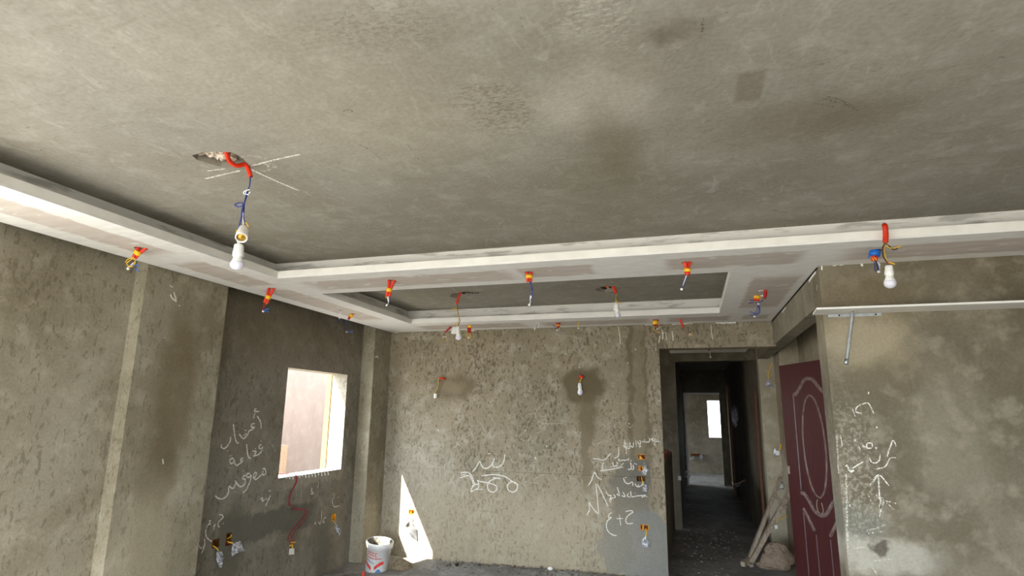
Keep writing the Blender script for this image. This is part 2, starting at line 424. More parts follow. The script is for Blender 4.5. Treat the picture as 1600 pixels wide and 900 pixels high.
def ribbons(name, strokes, place, N, parent, mat='chalk', off=.0015):
    """flat chalk lines on a surface. strokes: (width m, [px points]); place: px -> surface point"""
    N = Vector(N); vs = []; fs = []
    for w, pts in strokes:
        P = [place(p)+N*off for p in pts]
        if len(P) == 1: P = [P[0]-Vector((0, 0, w/2)) if abs(N.z) < .5 else P[0]-Vector((w/2, 0, 0)), P[0]+(Vector((0, 0, w/2)) if abs(N.z) < .5 else Vector((w/2, 0, 0)))]
        if len(P) > 2: P = crom(P, 4)
        n = len(vs)
        for i, p in enumerate(P):
            t = (P[min(i+1, len(P)-1)]-P[max(i-1, 0)])
            if t.length < 1e-6: t = Vector((0, 0, 1))
            s = N.cross(t).normalized()*w*.5*(.65 if i in (0, len(P)-1) else 1+.25*noise.noise(p*40)); vs += [p-s, p+s]
            if i: fs.append((n+2*i-2, n+2*i-1, n+2*i+1, n+2*i))
    return mk(name, vs, fs, mat, parent)
def Z(ox, oy, k, w, lists): return [(w, [(ox+x/k, oy+y/k) for x, y in l]) for l in lists]

# ================================================================== THE SETTING
# floor: one uneven dusty screed through room, niche and corridor
def floor_z(x, y):
    z = .010*noise.noise(Vector((x*1.3, y*1.3, 0)))+.006*noise.noise(Vector((x*5, y*5, 3)))+.004*noise.noise(Vector((x*14, y*14, 7)))
    d = YB-y
    if 0 <= d < .35 and x < -.3: z += (.35-d)*.10*(.6+.5*noise.noise(Vector((x*4, y*4, 9))))
    return z
nx, ny = 150, 380; vs = []; fs = []
for j in range(ny+1):
    for i in range(nx+1):
        x = -4.1+8.3*i/nx; y = -2.9+22.0*j/ny; vs.append((x, y, floor_z(x, y)))
for j in range(ny):
    for i in range(nx):
        a = j*(nx+1)+i; fs.append((a, a+1, a+nx+2, a+nx+1))
floor = mk('floor', vs, fs, 'floor', smooth=True, kind='structure', label='grey dusty uneven concrete floor')

# concrete slab ceiling with three chiselled cavities
def cav(px, z=ZC): return [tuple(onz(p, z))[:2] for p in px]
CAVA = cav([(300,243),(316,238),(340,237),(362,238),(378,246),(389,258),(383,264),(366,263),(345,261),(325,255),(308,250)])
CAVB = cav([(703,464),(706,459),(716,457),(728,456),(745,457),(760,456.5),(775,459),(760,460.5),(742,461),(728,463),(716,466)])
CAVC = cav([(929,452),(938,449),(948,447),(958,447.5),(963,450),(957,455),(945,457),(935,456)])
ceiling = slab('ceiling', (0, 0, ZC), (1, 0, 0), (0, 1, 0), (0, 0, -1), rect2(-4.0, -2.9, 4.2, 19.2),
               [(CAVA, .05), (CAVB, .05), (CAVC, .05)], .25, 'ceil', kind='structure', label='skim plastered grey concrete slab ceiling')
def cavity(loop, seed):
    c = np.mean(np.array(loop), axis=0); m = MB(); rnd = random.Random(seed)
    for i in range(46):
        a, b = rnd.choice(loop), rnd.random()
        q = (c[0]+(a[0]-c[0])*b*.93, c[1]+(a[1]-c[1])*b*.93)
        r = rnd.uniform(.014, .030); m.blob((q[0], q[1], ZC+.030+.02*b), (r, r, r*.9), .5, 7, 1, seed=i)
    m.out('chiselled_rubble', MATS['cavity'] if seed == 1 else MATS['dark'], ceiling)  # far cavities: shade of the recess put into near-black rubble
MATS['cavity'] = plain('broken_concrete', (196, 182, 164), .95, .1, .2, bump=.6, scale=50)
cavity(CAVA, 1); cavity(CAVB, 2); cavity(CAVC, 3)
ribbons('chalk_cross', Z(290, 220, 4.285, .012, [[(435,168),(600,125),(770,88)], [(130,253),(260,222),(370,197)], [(145,200),(265,185)], [(440,190),(600,265),(760,332)]]), cz, (0, 0, -1), ceiling)
ribbons('chalk_smudge', Z(290, 220, 4.285, .02, [[(370,105),(430,98),(500,108),(540,120)], [(520,150),(555,165),(550,195),(510,200)], [(560,150),(600,160),(590,180)]]), cz, (0, 0, -1), ceiling, 'chalkf')
ribbons('chalk_cross', Z(900, 420, 7.5, .016, [[(0,210),(250,190),(350,182)], [(440,185),(600,160),(780,145)], [(385,110),(435,170)]]), cz, (0, 0, -1), ceiling, 'chalkf')
ribbons('chalk_cross', Z(500, 380, 4, .016, [[(820,275),(865,310)], [(700,315),(840,312)], [(880,308),(985,308)], [(905,325),(935,345)]]), cz, (0, 0, -1), ceiling, 'chalkf')
ribbons('trowel_scratch', [(.006, [(1290,150),(1310,155),(1335,166)]), (.006, [(1285,153),(1318,162),(1340,172)]), (.005, [(1270,160),(1310,168)]), (.006, [(988,228),(1002,221)]),
        (.006, [(560,225),(580,235),(598,250)]), (.006, [(636,224),(655,250)]), (.005, [(535,174),(545,170),(552,175)]), (.012, [(1098,28),(1097,50)])], cz, (0, 0, -1), ceiling, 'grime')

# back wall with the doorway to the corridor
def hole_rect(px, w, h, on, ui):
    p = on(px); u = p[ui]; return rect2(u-w/2, p.z-h/2, u+w/2, p.z+h/2)
BBOX = {'top': (1002.5, 714), 'mid': (1001, 732), 'low': (1001.5, 748), 'foot': (1007, 824), 'sun': (643, 800)}
bh = [(hole_rect(BBOX['top'], .088, .055, bk, 0), .05), (hole_rect(BBOX['mid'], .05, .055, bk, 0), .05), (hole_rect(BBOX['low'], .088, .055, bk, 0), .05),
      (hole_rect(BBOX['foot'], .085, .055, bk, 0), .05), (hole_rect(BBOX['sun'], .075, .055, bk, 0), .05)]
WALLB = slab('wall_back', (0, YB, 0), (1, 0, 0), (0, 0, 1), (0, -1, 0),
     [(-3.95, -.05), (-.295, -.05), (-.295, 2.318), (XJ+.02, 2.318), (XJ+.02, 2.76), (-3.95, 2.76)], bh, .2, 'back', kind='structure', label='mottled brown plaster wall with chalk scribbles and a doorway')

# left wall: window bay, two columns, near bay
wc = [lf((453,574)), lf((543,586)), lf((530,736)), lf((432,745))]
WY0, WY1, WZ0, WZ1 = 4.82, 5.858, 1.0, 2.02
LBOX = {'a': (337, 849), 'b': (357, 843), 'c': (521.5, 808)}
lh = [(rect2(WY0, WZ0, WY1, WZ1), None), (hole_rect(LBOX['a'], .075, .065, lf, 1), .045), (hole_rect(LBOX['b'], .06, .10, lf, 1), .045), (hole_rect(LBOX['c'], .07, .07, lf, 1), .045)]
WALLL = slab('wall_left', (XW, 0, 0), (0, 1, 0), (0, 0, 1), (1, 0, 0), rect2(3.6, -.05, 6.75, 2.76), lh, .187, 'left', kind='structure', label='dark plaster wall with a raw window opening and chalk writing')
MB().box((-3.93, 3.03, -.05), (XL, 3.777, 2.76)).out('column', 'column', WALLL)
MB().box((-3.93, 6.137, -.05), (XL, 6.75, 2.76)).out('column', 'column', WALLL)
near = slab('wall_left_near', (-3.62, 0, 0), (0, 1, 0), (0, 0, 1), (1, 0, 0), rect2(-2.9, -.05, 3.2, 2.76),
     [(rect2(-2.2, .03, 1.9, 2.35), None)], .2, 'column', kind='structure', label='plaster wall bay nearest the camera on the left')
# window lining
win = mk('window_1', *(lambda m: (m.v, m.f))(MB().box((-3.945, WY1+.002, .90), (-3.882, WY1+.22, 2.3))), 'yellowwall', kind='structure', label='raw window opening with a sunlit reveal')
MB().box((-3.865, WY0+.002, WZ0-.002), (XW-.002, WY1-.002, WZ0+.004)).out('sill', 'white', win)

# right side: wall with the loose shelf board, niche, beam
WALLR = slab('wall_right', (0, YJ, 0), (1, 0, 0), (0, 0, 1), (0, -1, 0), rect2(XJ, -.05, 4.1, 2.76), [], .23, 'jog', kind='structure', label='patchy plaster wall on the right with chalk marks')
MB().box((XJ, YJ+.23, 2.335), (.97, 8.1, 2.76)).out('beam', 'conc', WALLR)
NI = mk('wall_niche', *(lambda m: (m.v, m.f))(MB().box((1.25, 4.3, -.05), (1.45, 8.3, 2.76)).box((1.035, 7.62, -.05), (1.25, 8.3, 2.76))  .box((XJ, 8.1, -.05), (1.035, 8.3, 2.76))), 'niche', kind='structure', label='rough mortar niche wall behind the door leaf')
slab('wall_far_right', (4.0, 0, 0), (0, 1, 0), (0, 0, 1), (-1, 0, 0), rect2(-2.9, -.05, 4.4, 2.76), [(rect2(-1.6, .9, .8, 2.2), None)], .2, 'conc', kind='structure', label='plaster wall far to the right with an added light opening')  # unseen window opening added to brighten the left wall
# rear wall behind the camera with a wide balcony opening
slab('wall_rear', (0, -2.7, 0), (1, 0, 0), (0, 0, 1), (0, 1, 0), rect2(-4.0, -.05, 4.2, 2.76), [(rect2(-3.3, .03, 1.2, 2.35), None)], .2, 'conc', kind='structure', label='rear wall with a wide balcony opening')

# corridor
CORR = slab('wall_corridor_right', (XJ, 0, 0), (0, 1, 0), (0, 0, 1), (-1, 0, 0), rect2(8.3, -.05, 15.5, 2.76), [], .15, 'corr', kind='structure', label='dim corridor wall on the right')
slab('wall_corridor_left', (-.2, 0, 0), (0, 1, 0), (0, 0, 1), (1, 0, 0), rect2(9.62, -.05, 15.5, 2.76), [], .15, 'corr', kind='structure', label='dim corridor wall on the left')
slab('wall_kitchen_back', (0, 9.5, 0), (1, 0, 0), (0, 0, 1), (0, -1, 0), rect2(-2.6, -.05, -.2, 2.76), [], .15, 'corr', kind='structure', label='dim wall end beyond the doorway')
slab('wall_kitchen_left', (-2.5, 0, 0), (0, 1, 0), (0, 0, 1), (1, 0, 0), rect2(6.6, -.05, 9.6, 2.76), [(rect2(7.1, .9, 9.2, 2.2), None)], .15, 'corr', kind='structure', label='dim side wall beyond the doorway')
slab('wall_corridor_end', (0, 15.5, 0), (1, 0, 0), (0, 0, 1), (0, -1, 0), [(-2.5, -.05), (-.15, -.05), (-.15, 2.18), (.68, 2.18), (.68, -.05), (2.5, -.05), (2.5, 2.76), (-2.5, 2.76)], [], .15, 'corr', kind='structure', label='dark partition at the corridor end')
fw = [ony((1105, 626), 18.7), ony((1128, 684), 18.7)]
ENDW = slab('wall_far_room', (0, 18.7, 0), (1, 0, 0), (0, 0, 1), (0, -1, 0), rect2(-2.5, -.05, 2.5, 2.76), [(rect2(fw[0].x, fw[1].z, fw[1].x, fw[0].z), None)], .2, 'conc', kind='structure', label='far room wall with a bright narrow window')
slab('wall_far_room_left', (-2.5, 0, 0), (0, 1, 0), (0, 0, 1), (1, 0, 0), rect2(15.5, -.05, 18.9, 2.76), [(rect2(16.0, .5, 18.3, 2.2), None)], .2, 'conc', kind='structure', label='left wall of the far room')  # opening is out of view, added to light the far room
mk('wall_far_room_right', *(lambda m: (m.v, m.f))(MB().box((2.5, 15.5, -.05), (2.7, 18.9, 2.76))), 'conc', kind='structure', label='right wall of the far room')
hd = MB().box((-.2, 8.35, 2.34), (XJ, 8.5, 2.76)).out('trim_corridor_header', 'corr', kind='structure', label='corridor header beam past the doorway')
mk('trim_corridor_ceiling', *(lambda m: (m.v, m.f))(MB().box((-.235, 6.73, 2.45), (.735, 8.35, 2.463))), 'gyp', kind='structure', label='white gypsum panel on the corridor ceiling')
fr = MB().box((-.16, 15.44, 0), (-.115, 15.52, 2.19)).out('door_1', 'white', kind='structure', label='pale frame of the far room doorway')
MB().box((-.115, 15.44, 2.15), (.69, 15.52, 2.19)).out('head_rail', 'white', fr)

# dropped gypsum ceiling: soffit, fascias and coves around two trays
SOFH = []   # small cut-outs for the cables: filled in below from the cable list
CABLE_HOLES = {'a': (219,388), 'b': (425,451), 'c': (533,485), 'd': (552,490.5), 'e': (612,438.5), 'f': (826.5,426), 'g': (1073,410.5), 'h': (733.5,508.5), 'i': (706,510.5),
               'j': (840,505), 'k': (872.5,504.5), 'l': (903.5,502.5), 'm': (1024.5,499.5), 'n': (1062.5,499), 'o': (1189,453.5), 'p': (1368,391.5)}
for k, px in CABLE_HOLES.items():
    c = onz(px, ZS); r = .034 if k in 'abefgp' else .026
    SOFH.append((ring2((c.x, c.y), r, r*1.05, 12), None))
outer = [(-3.5, -2.69), (3.99, -2.69), (3.99, YJ-.004), (XJ+.012, YJ-.004), (XJ-.012, YB-.02), (-3.5, YB-.02)]
MAIN = rect2(-2.92, -1.9, 3.3, T0); SMALL = rect2(-2.94, T1, .31, T2)
trim = thing('trim_1', (0, 0, ZS), 'white taped gypsum dropped ceiling border around two trays', 'ceiling'); del trim['category']; trim['kind'] = 'structure'
slab('soffit', (0, 0, ZS), (1, 0, 0), (0, 1, 0), (0, 0, -1), outer, [(MAIN, None), (SMALL, None)]+SOFH, .013, 'gyp', parent=trim)
def tray(x0, y0, x1, y1, s):
    t = .013
    for a, b in (((x0-t, y0-t, ZS+.013), (x0, y1+t, ZL)), ((x1, y0-t, ZS+.013), (x1+t, y1+t, ZL)), ((x0, y1, ZS+.013), (x1, y1+t, ZL)), ((x0, y0-t, ZS+.013), (x1, y0, ZL))):
        MB().box(a, b).out('fascia', 'white', trim)
    for a, b in (((x0-s-t, y0-s, ZS+.02), (x0-s, y1+s, ZC-.001)), ((x1+s, y0-s, ZS+.02), (x1+s+t, y1+s, ZC-.001)), ((x0-s, y1+s, ZS+.02), (x1+s, y1+s+t, ZC-.001)), ((x0-s, y0-s-t, ZS+.02), (x1+s, y0-s, ZC-.001))):
        MB().box(a, b).out('cove_board', 'cove', trim)
tray(-2.92, -1.9, 3.3, T0, .165); tray(-2.94, T1, .31, T2, .10)
# ragged filler along the wall joint
rag = []
for (x0, y0, x1, y1) in [(722,514,741,516), (615,519,622,519), (1008,507,1022,506), (1330,411,1350,409), (1300,413,1318,412), (1118,504,1150,503), (795,511.5,812,510.5), (925,508,938,507), (1050,505.5,1082,504)]:
    n = max(3, int((x1-x0)/4)); rag.append((.012, [(x0+(x1-x0)*i/n, y0+(y1-y0)*i/n+.4+random.random()*1.2) for i in range(n+1)]))
ribbons('filler_smear', [r for r in rag if r[1][0][0] < 1200], bk, (0, -1, 0), WALLB, 'plasterw')
ribbons('filler_smear', [r for r in rag if r[1][0][0] > 1200]+[(.012, [(1284,415),(1284,422)]), (.02, [(1346,411),(1347,416)])], jg, (0, -1, 0), WALLR, 'plasterw')
mk('painted_joint_shadow', *(lambda m: (m.v, m.f))(MB().box((XJ-.004, YJ+.02, ZS-.012), (XJ-.0005, YB-.02, ZS+.001))), 'dark', WALLR)  # solid dark strip standing in for the shadow along the joint
ribbons('filler_smear', [(.02, [(1264,440),(1270,431),(1275,425)]), (.012, [(1206,503),(1204,508)]), (.02, [(1222,488),(1228,480)]), (.010, [(1277,445),(1276.5,454)])], lambda p: onx(p, XJ), (-1, 0, 0), WALLR, 'plasterw')

# ================================================================== CHALK ON THE WALLS
T = Z(320, 620, 5, .013, [
    [(425,115),(400,115),(388,112),(390,100),(402,94)], [(392,128),(384,150),(381,170)], [(408,150),(430,185),(438,215),(438,250)],
    [(390,210),(368,213),(363,235),(388,238),(362,258),(345,268),(332,298),(302,326),(278,305),(268,290)], [(312,262),(326,262)], [(328,292),(312,284)], [(300,300),(318,300)],
    [(222,210),(228,270),(238,330),(252,360),(268,357)], [(200,312),(196,350),(170,390),(145,405),(125,388),(136,372)], [(170,420),(176,424)],
    [(434,345),(440,348)], [(442,372),(426,382),(424,402),(446,402),(450,388),(442,425),(415,452),(376,462)], [(370,424),(402,428),(384,452)], [(392,404),(398,406)],
    [(325,370),(330,420),(340,470),(358,481)], [(300,478),(280,488),(286,508),(301,494),(278,518),(250,535),(234,520),(224,490)], [(236,500),(206,522),(194,506),(200,486),(226,480)], [(194,460),(198,462)], [(208,459),(212,461)],
    [(450,566),(466,560),(476,590),(466,611),(450,602),(454,576)], [(450,602),(422,626),(398,646),(379,630),(380,608),(394,590),(402,604),(384,640)],
    [(350,600),(330,601),(328,626),(350,626),(360,608),(356,650),(340,690),(320,730),(294,752)], [(320,614),(300,620),(296,641),(316,646),(310,680),(290,700),(264,694),(234,654)], [(296,580),(303,578)],
    [(234,654),(240,682),(216,716),(188,700),(184,745),(165,780),(130,798),(100,790),(80,770)], [(228,746),(232,744)], [(244,742),(249,741)],
    [(500,737),(512,732)], [(514,768),(494,810),(474,852)], [(432,800),(452,792),(446,812),(466,806)], [(470,800),(488,796)]])
T += Z(300, 780, 7.5, .010, [[(320,182),(350,186),(365,210),(335,240),(308,270),(304,310),(322,328)], [(364,282),(370,284)], [(245,320),(275,300)], [(268,290),(250,356)],
    [(222,250),(202,256),(206,276),(212,292),(186,300),(164,350),(158,400),(174,450),(204,480),(236,496)], [(75,480),(82,492)], [(84,540),(94,570),(120,572),(132,540)], [(144,464),(146,550),(105,640)], [(885,20),(858,80)]])
T += Z(420, 740, 6.43, .009, [[(656,200),(654,236),(638,270),(642,310),(664,334),(704,322)], [(425,140),(440,200)], [(436,152),(424,172),(450,196),(428,208),(424,190)], [(500,90),(490,150)], [(470,484),(462,500),(476,506)], [(500,480),(510,508),(526,470),(530,374)], [(536,470),(546,500)], [(574,440),(548,456),(556,494)], [(700,236),(690,240)], [(628,150),(632,160)]])
ribbons('chalk_writing', T, lf, (1, 0, 0), WALLL)
ribbons('chalk_loop', [(.008, [(533,689),(537,697),(538.5,712),(536,725),(531,733)]), (.006, [(535,690),(540,700),(540,720),(535,733)]), (.012, [(470,742),(471,762),(470,785)]), (.010, [(462,742),(463,775)]), (.012, [(510,744),(511,752)]), (.008, [(421,690),(428,700),(430,708)]), (.008, [(408,700),(421,716)]),
    (.007, [(452,758),(448,764)]), (.012, [(537,745),(540,748)])], lf, (1, 0, 0), WALLL, 'chalkf')
ribbons('mortar_drip', [(.03, [(447+5*i, 744-.55*i), (447+5*i+1, 747+random.random()*4-.55*i)]) for i in range(14)], lf, (1, 0, 0), WALLL, 'plasterw')
ribbons('chalk_speck', [(.016, [(266,460),(269,466),(276,471)]), (.02, [(271,456),(275,468)]), (.012, [(265,446),(270,449)]), (.012, [(279,477),(281,478)]), (.016, [(254,717),(255,725)]), (.01, [(257,527),(258,528)])], lc, (1, 0, 0), WALLL, 'chalk')
ribbons('chalk_speck', [(.02, [(586,558),(589,557),(591,560)]), (.01, [(598,533),(599,536)]), (.01, [(580,640),(579,655)])], lambda p: onx(p, XL), (1, 0, 0), WALLL, 'chalk')

W = Z(700, 620, 5.625, .012, [
    [(215,660),(245,625),(280,570),(295,605),(320,628),(350,625),(385,595),(408,540)], [(392,588),(402,615),(440,618),(475,595),(495,550),(500,505)], [(370,498),(348,502)],
    [(105,712),(150,697),(186,690)], [(110,668),(170,664),(205,690),(225,740),(235,770),(212,800),(200,832),(242,815),(270,795),(266,745),(255,730)], [(190,690),(212,735),(222,765)],
    [(255,735),(300,748),(350,755),(400,770),(430,790),(425,820),(395,838),(360,822),(348,790),(355,755),(385,730),(430,715),(460,720),(395,710)],
    [(295,694),(340,690),(390,683),(450,688),(510,705),(560,740),(620,776)], [(567+45*math.cos(a), 792+45*math.sin(a)) for a in [i*.5 for i in range(14)]],
    [(210,790),(230,770),(266,770)], [(250,815),(306,812)], [(300,692),(350,685)], [(110,690),(150,680)]])
W += Z(900, 670, 4.5, .011, [
    [(505,58),(509,60)], [(434,86),(440,106),(456,96),(446,80)], [(464,90),(490,93),(512,92),(518,66)], [(437,120),(460,124)], [(452,108),(448,136)], [(586,90),(546,85),(530,70),(562,74)], [(550,96),(556,120)], [(480,84),(484,74)],
    [(420,80),(425,130)], [(405,95),(401,130),(384,118)], [(380,95),(376,136),(356,130),(340,95),(352,106),(336,120),(362,142)], [(350,140),(356,176)], [(362,100),(366,128)], [(338,72),(346,90)],
    [(120,210),(155,212),(195,220),(225,195),(244,170)], [(300,125),(298,190),(270,206)], [(300,208),(306,226),(326,220),(346,221),(366,214)], [(372,205),(366,226)],
    [(170,296),(230,288),(332,268)], [(195,234),(184,264),(190,290)], [(255,240),(270,264),(292,246),(284,234)], [(310,264),(336,240)], [(262,230),(262,246)], [(240,268),(300,262)],
    [(384,234),(388,280),(364,286)], [(400,254),(406,280),(394,286)], [(408,244),(430,250)], [(380,222),(392,224)],
    [(334,346),(346,376),(370,386),(396,374),(400,402)], [(344,345),(356,340)], [(414,384),(430,406),(460,400),(476,370)], [(440,392),(434,410)],
    [(384,440),(390,476),(410,476),(440,470),(486,470),(460,482)], [(370,454),(360,470),(380,482)], [(330,444),(346,476),(320,470)], [(290,410),(306,470),(286,456)], [(264,460),(276,482),(240,490),(252,502)], [(210,440),(226,466),(246,470),(236,506),(246,516)], [(480,460),(500,480)], [(410,450),(416,452)],
    [(85,400),(110,360),(130,305),(150,340),(180,356)], [(140,385),(150,480),(160,600)], [(150,390),(186,460),(226,546)], [(75,610),(96,566),(92,515),(120,560),(160,602)],
    [(348,582),(386,575),(400,586),(366,610),(350,640),(360,665),(402,664)], [(285,632),(330,630)], [(305,605),(315,680)], [(252,590),(232,600),(230,625),(248,624),(220,650),(214,690),(230,726),(260,746),(286,750)]])
W += Z(900, 420, 7.5, .016, [[(985,785),(970,870)], [(1010,715),(1015,830)], [(1020,740),(1018,820)], [(1050,740),(1062,830)], [(1125,725),(1138,842)], [(1130,740),(1140,820)]])
W += Z(900, 420, 7.5, .008, [[(495,675),(510,770),(520,880)]]) + Z(800, 380, 4, .008, [[(1243,505),(1248,570),(1255,605)]])
W += [(.014, [p]) for p in [(678,551), (884,553), (993,546), (981,567), (740,571), (684,672), (854,697), (837,716), (1030,626), (745,577), (905,574), (983,662), (604,522)]]
W += [(.012, [(683,670),(686,674)]), (.02, [(836,714),(838,718)])]
ribbons('chalk_writing', W, bk, (0, -1, 0), WALLB)
W = Z(700, 620, 5.625, .007, [
    [(320,390),(345,345),(380,290),(415,245),(382,190),(355,160)], [(255,210),(295,240),(315,285),(330,330)], [(885,50),(830,75),(785,115),(770,170),(795,215),(850,235),(960,236),(1010,234)],
    [(810,155),(820,176),(850,170),(880,140),(886,166)], [(905,120),(910,160)], [(930,128),(936,166)], [(975,118),(986,150)], [(690,290),(650,325),(628,360),(690,390),(730,350),(720,340)], [(640,180),(712,222)], [(630,450),(630,516)],
    [(740,740),(790,705),(856,680)], [(920,660),(1000,620)], [(685,745),(725,752),(796,755)], [(520,255),(545,275),(532,285)], [(625,245),(640,262)], [(540,520),(570,575),(600,575)], [(155,240),(210,320),(225,380)], [(780,320),(820,300)], [(740,380),(798,436)], [(845,400),(905,360)], [(930,280),(905,310)], [(700,270),(640,330)]])
W += Z(820, 620, 6.427, .007, [[(470,350),(480,345),(510,360),(515,390)], [(520,380),(540,400),(565,350)], [(555,350),(562,390)], [(340,420),(370,440),(385,420)], [(370,450),(400,470),(430,480)], [(690,185),(682,215)], [(845,175),(880,150),(915,158)], [(975,145),(975,168)], [(815,265),(850,275),(855,250)], [(1020,290),(1060,310),(1082,280)], [(860,210),(1005,208)], [(945,255),(975,300)],
    [(680,460),(690,478),(772,452)], [(772,452),(700,500)], [(830,395),(860,378)], [(835,400),(862,425)], [(925,490),(958,490)], [(940,495),(944,570),(915,612)], [(265,760),(300,800),(320,830)], [(920,60),(1080,70)], [(315,470),(330,490),(350,470)], [(180,540),(200,530),(205,550)], [(225,545),(240,530),(245,555)], [(270,530),(280,550)]])
W += Z(560, 720, 5, .008, [[(455,337),(505,337)], [(500,355),(498,372),(512,380),(508,362)], [(524,345),(530,400)], [(558,370),(566,414)], [(590,396),(618,392),(616,430),(596,442),(590,396)], [(672,10),(676,80),(680,152)], [(65,120),(70,140)]])
W += Z(560, 560, 2.6475, .02, [[(405,345),(418,362)], [(398,370),(410,355)]])
ribbons('faint_scribble', W, bk, (0, -1, 0), WALLB, 'chalkf')
W = Z(1300, 600, 3, .0065, [[(95,115),(108,152)], [(136,95),(115,110),(113,130),(138,138)], [(140,96),(170,90),(195,138)], [(40,240),(48,292)], [(175,345),(186,366),(206,370),(222,356),(225,330)], [(70,378),(84,410),(105,408)],
    [(258,340),(284,265),(300,292)], [(210,398),(250,386),(270,350),(300,345)], [(180,476),(217,425),(266,476)], [(217,430),(222,520),(228,560),(222,622)], [(185,300),(165,300),(164,280),(186,278),(188,296)], [(124,290),(132,308)], [(144,285),(150,300)], [(150,290),(160,298)]])
W += Z(1300, 600, 3, .011, [[(95,395),(145,365)], [(84,408),(104,404)], [(262,320),(280,280)], [(178,474),(214,430)], [(226,540),(228,600)]])
W += [(.012, [p]) for p in [(1336,688), (1357,614), (1370,668), (1369,700), (1322,728), (1323,760), (1328,790)]]
ribbons('chalk_writing', W, jg, (0, -1, 0), WALLR)
W = Z(1300, 600, 3, .012, [[(205,520),(240,555),(215,575)], [(180,845),(212,895)], [(185,830),(300,818)], [(170,520),(190,560)], [(100,770),(160,765)], [(240,545),(300,560)], [(230,530),(290,590)], [(66,420),(68,520),(70,640),(74,800)], [(22,240),(30,420)], [(160,690),(250,660)], [(170,700),(240,690)]])
ribbons('faint_scribble', W, jg, (0, -1, 0), WALLR, 'chalkf')

# ================================================================== CABLES AND BULBS
def scale_at(P):  # metres per photo pixel at a point
    c = Vector(RW.T @ np.array(P-Vector((0, 0, H)))); return c.z/F
JIT = random.Random(3)
def cable(name, label, cat, y0, group=None, base=None, conduits=(), tapes=(), wires=(), knobs=(), dy=.0):
    """things hanging in the vertical plane y = y0, traced on the photo; conduits: (mat, pts, r); tapes: (mat, a, b, r)"""
    pt = lambda p, k=0.: ony(p[:2], y0+k+(p[2] if len(p) > 2 else 0))
    root = thing(name, pt(base), label, cat, group)
    for i, (m, pts, r) in enumerate(conduits):
        MB().tube([pt(p, (.012 if i else -.0)) for p in pts], r, 10).out('conduit', m, root, smooth=True)
    for (m, a, b, r) in tapes:
        A, Bp = pt(a, .004), pt(b, .004); mid = MB()
        mid.lathe(A, Bp, [(0, r*.96), (.03, r), (.5, r*1.04), (.97, r), (1, r*.96)], 14).out('tape_wrap', m, root, smooth=True)
    for i, (m, pts) in enumerate(wires):
        q = [pt(p, .004+JIT.uniform(-.008, .008)*(0 < k < len(pts)-1)) for k, p in enumerate(pts)]
        MB().tube(q, .0032, 6).out('wire', m, root, smooth=True)
    for p in knobs:
        c = pt(p, -.002); MB().blob(c, (.009, .009, .008), .15, 4, 2).out('connector', 'plastic', root, smooth=True)
    return root
yh = lambda k: onz(CABLE_HOLES[k], ZS).y
up = lambda px, d=9: (px[0], px[1]-d)
GRP = 'cable tails hanging from the gypsum border'
cable('cable_bundle', 'yellow taped pair of orange conduits with yellow and blue wires, leftmost on the soffit', 'cable', yh('a'), GRP, (219,388),
      [('red', [(217,384),(214,391),(209,402)], .011), ('red', [(229,387),(220,394),(211,403)], .011)], [('yellow', (217,392), (213,397), .021)],
      [('wyellow', [(210,402),(203,407),(198,412),(204,417),(211,411),(210,403)]), ('wyellow', [(209,402),(200,405),(196,410)]), ('wwhite', [(209,410),(204,415),(199,418)]), ('bblue', [(208,415),(214,414),(217,416)]), ('bblue', [(211,419),(214,422),(217,424)])], [(200,420)])
cable('cable_bundle', 'orange conduit pair with yellow tape and blue wire ends, above the left column edge', 'cable', yh('b'), GRP, (425,451),
      [('red', [(421,448),(418,460),(413,473)], .0115), ('red', [(429,449),(422,462),(417,474)], .0115)], [('yellow', (420,462), (418,467), .021)],
      [('wred', [(414,473),(411,479),(410,485)]), ('wred', [(416,474),(412,481),(411,485)]), ('bblue', [(411,486),(416,483),(421,483)]), ('bblue', [(412,486),(417,486),(420,488)]), ('wyellow', [(417,473),(416.5,475.5)])], [(411,486.5)])
cable('loose_cable', 'thin pale wire pair with blue tips and no conduit, above the raw window', 'cable', yh('c'), GRP, (533,485),
      [], [], [('wwhite', [(530,482),(530,491),(530,498)]), ('wwhite', [(536,483),(532,490),(531,498)]), ('wblue', [(530,497),(528,501),(527,503)]), ('wblue', [(531,497),(533,500),(533.5,504)])], [(530.5,497)])
cable('cable_bundle', 'short taped orange conduit with one long navy wire, near the tray corner left', 'cable', yh('d'), GRP, (552,490.5),
      [('red', [(553,488),(549,493),(545,498)], .0115), ('red', [(550,488),(547,494),(544.5,499)], .0115)], [('yellow', (550,491), (547.5,495), .02)],
      [('wblue', [(545,499),(541,506),(540.5,517)]), ('wblue', [(542,518),(548,516),(552,518)]), ('bblue', [(542,518),(547,519),(551,518.5)]), ('wwhite', [(546,499),(545,501)])], [(541.5,518.5)])
cable('cable_bundle', 'orange conduit pair joined by yellow tape, in front of the small tray left end', 'cable', yh('e'), GRP, (612,438.5),
      [('red', [(608,435),(607.5,449),(604,463)], .0115), ('red', [(617,436),(611,450),(608.5,463)], .0115)], [('yellow', (608.5,451), (607.5,456), .022)],
      [('wwhite', [(605.5,462),(606,468),(607,473),(604.5,477)]), ('wwhite', [(606.5,462),(607.5,472)]), ('wblue', [(608,462),(609,468),(607.5,473)]), ('wyellow', [(604,462),(603,464),(604,466)])], [(604.5,477)])
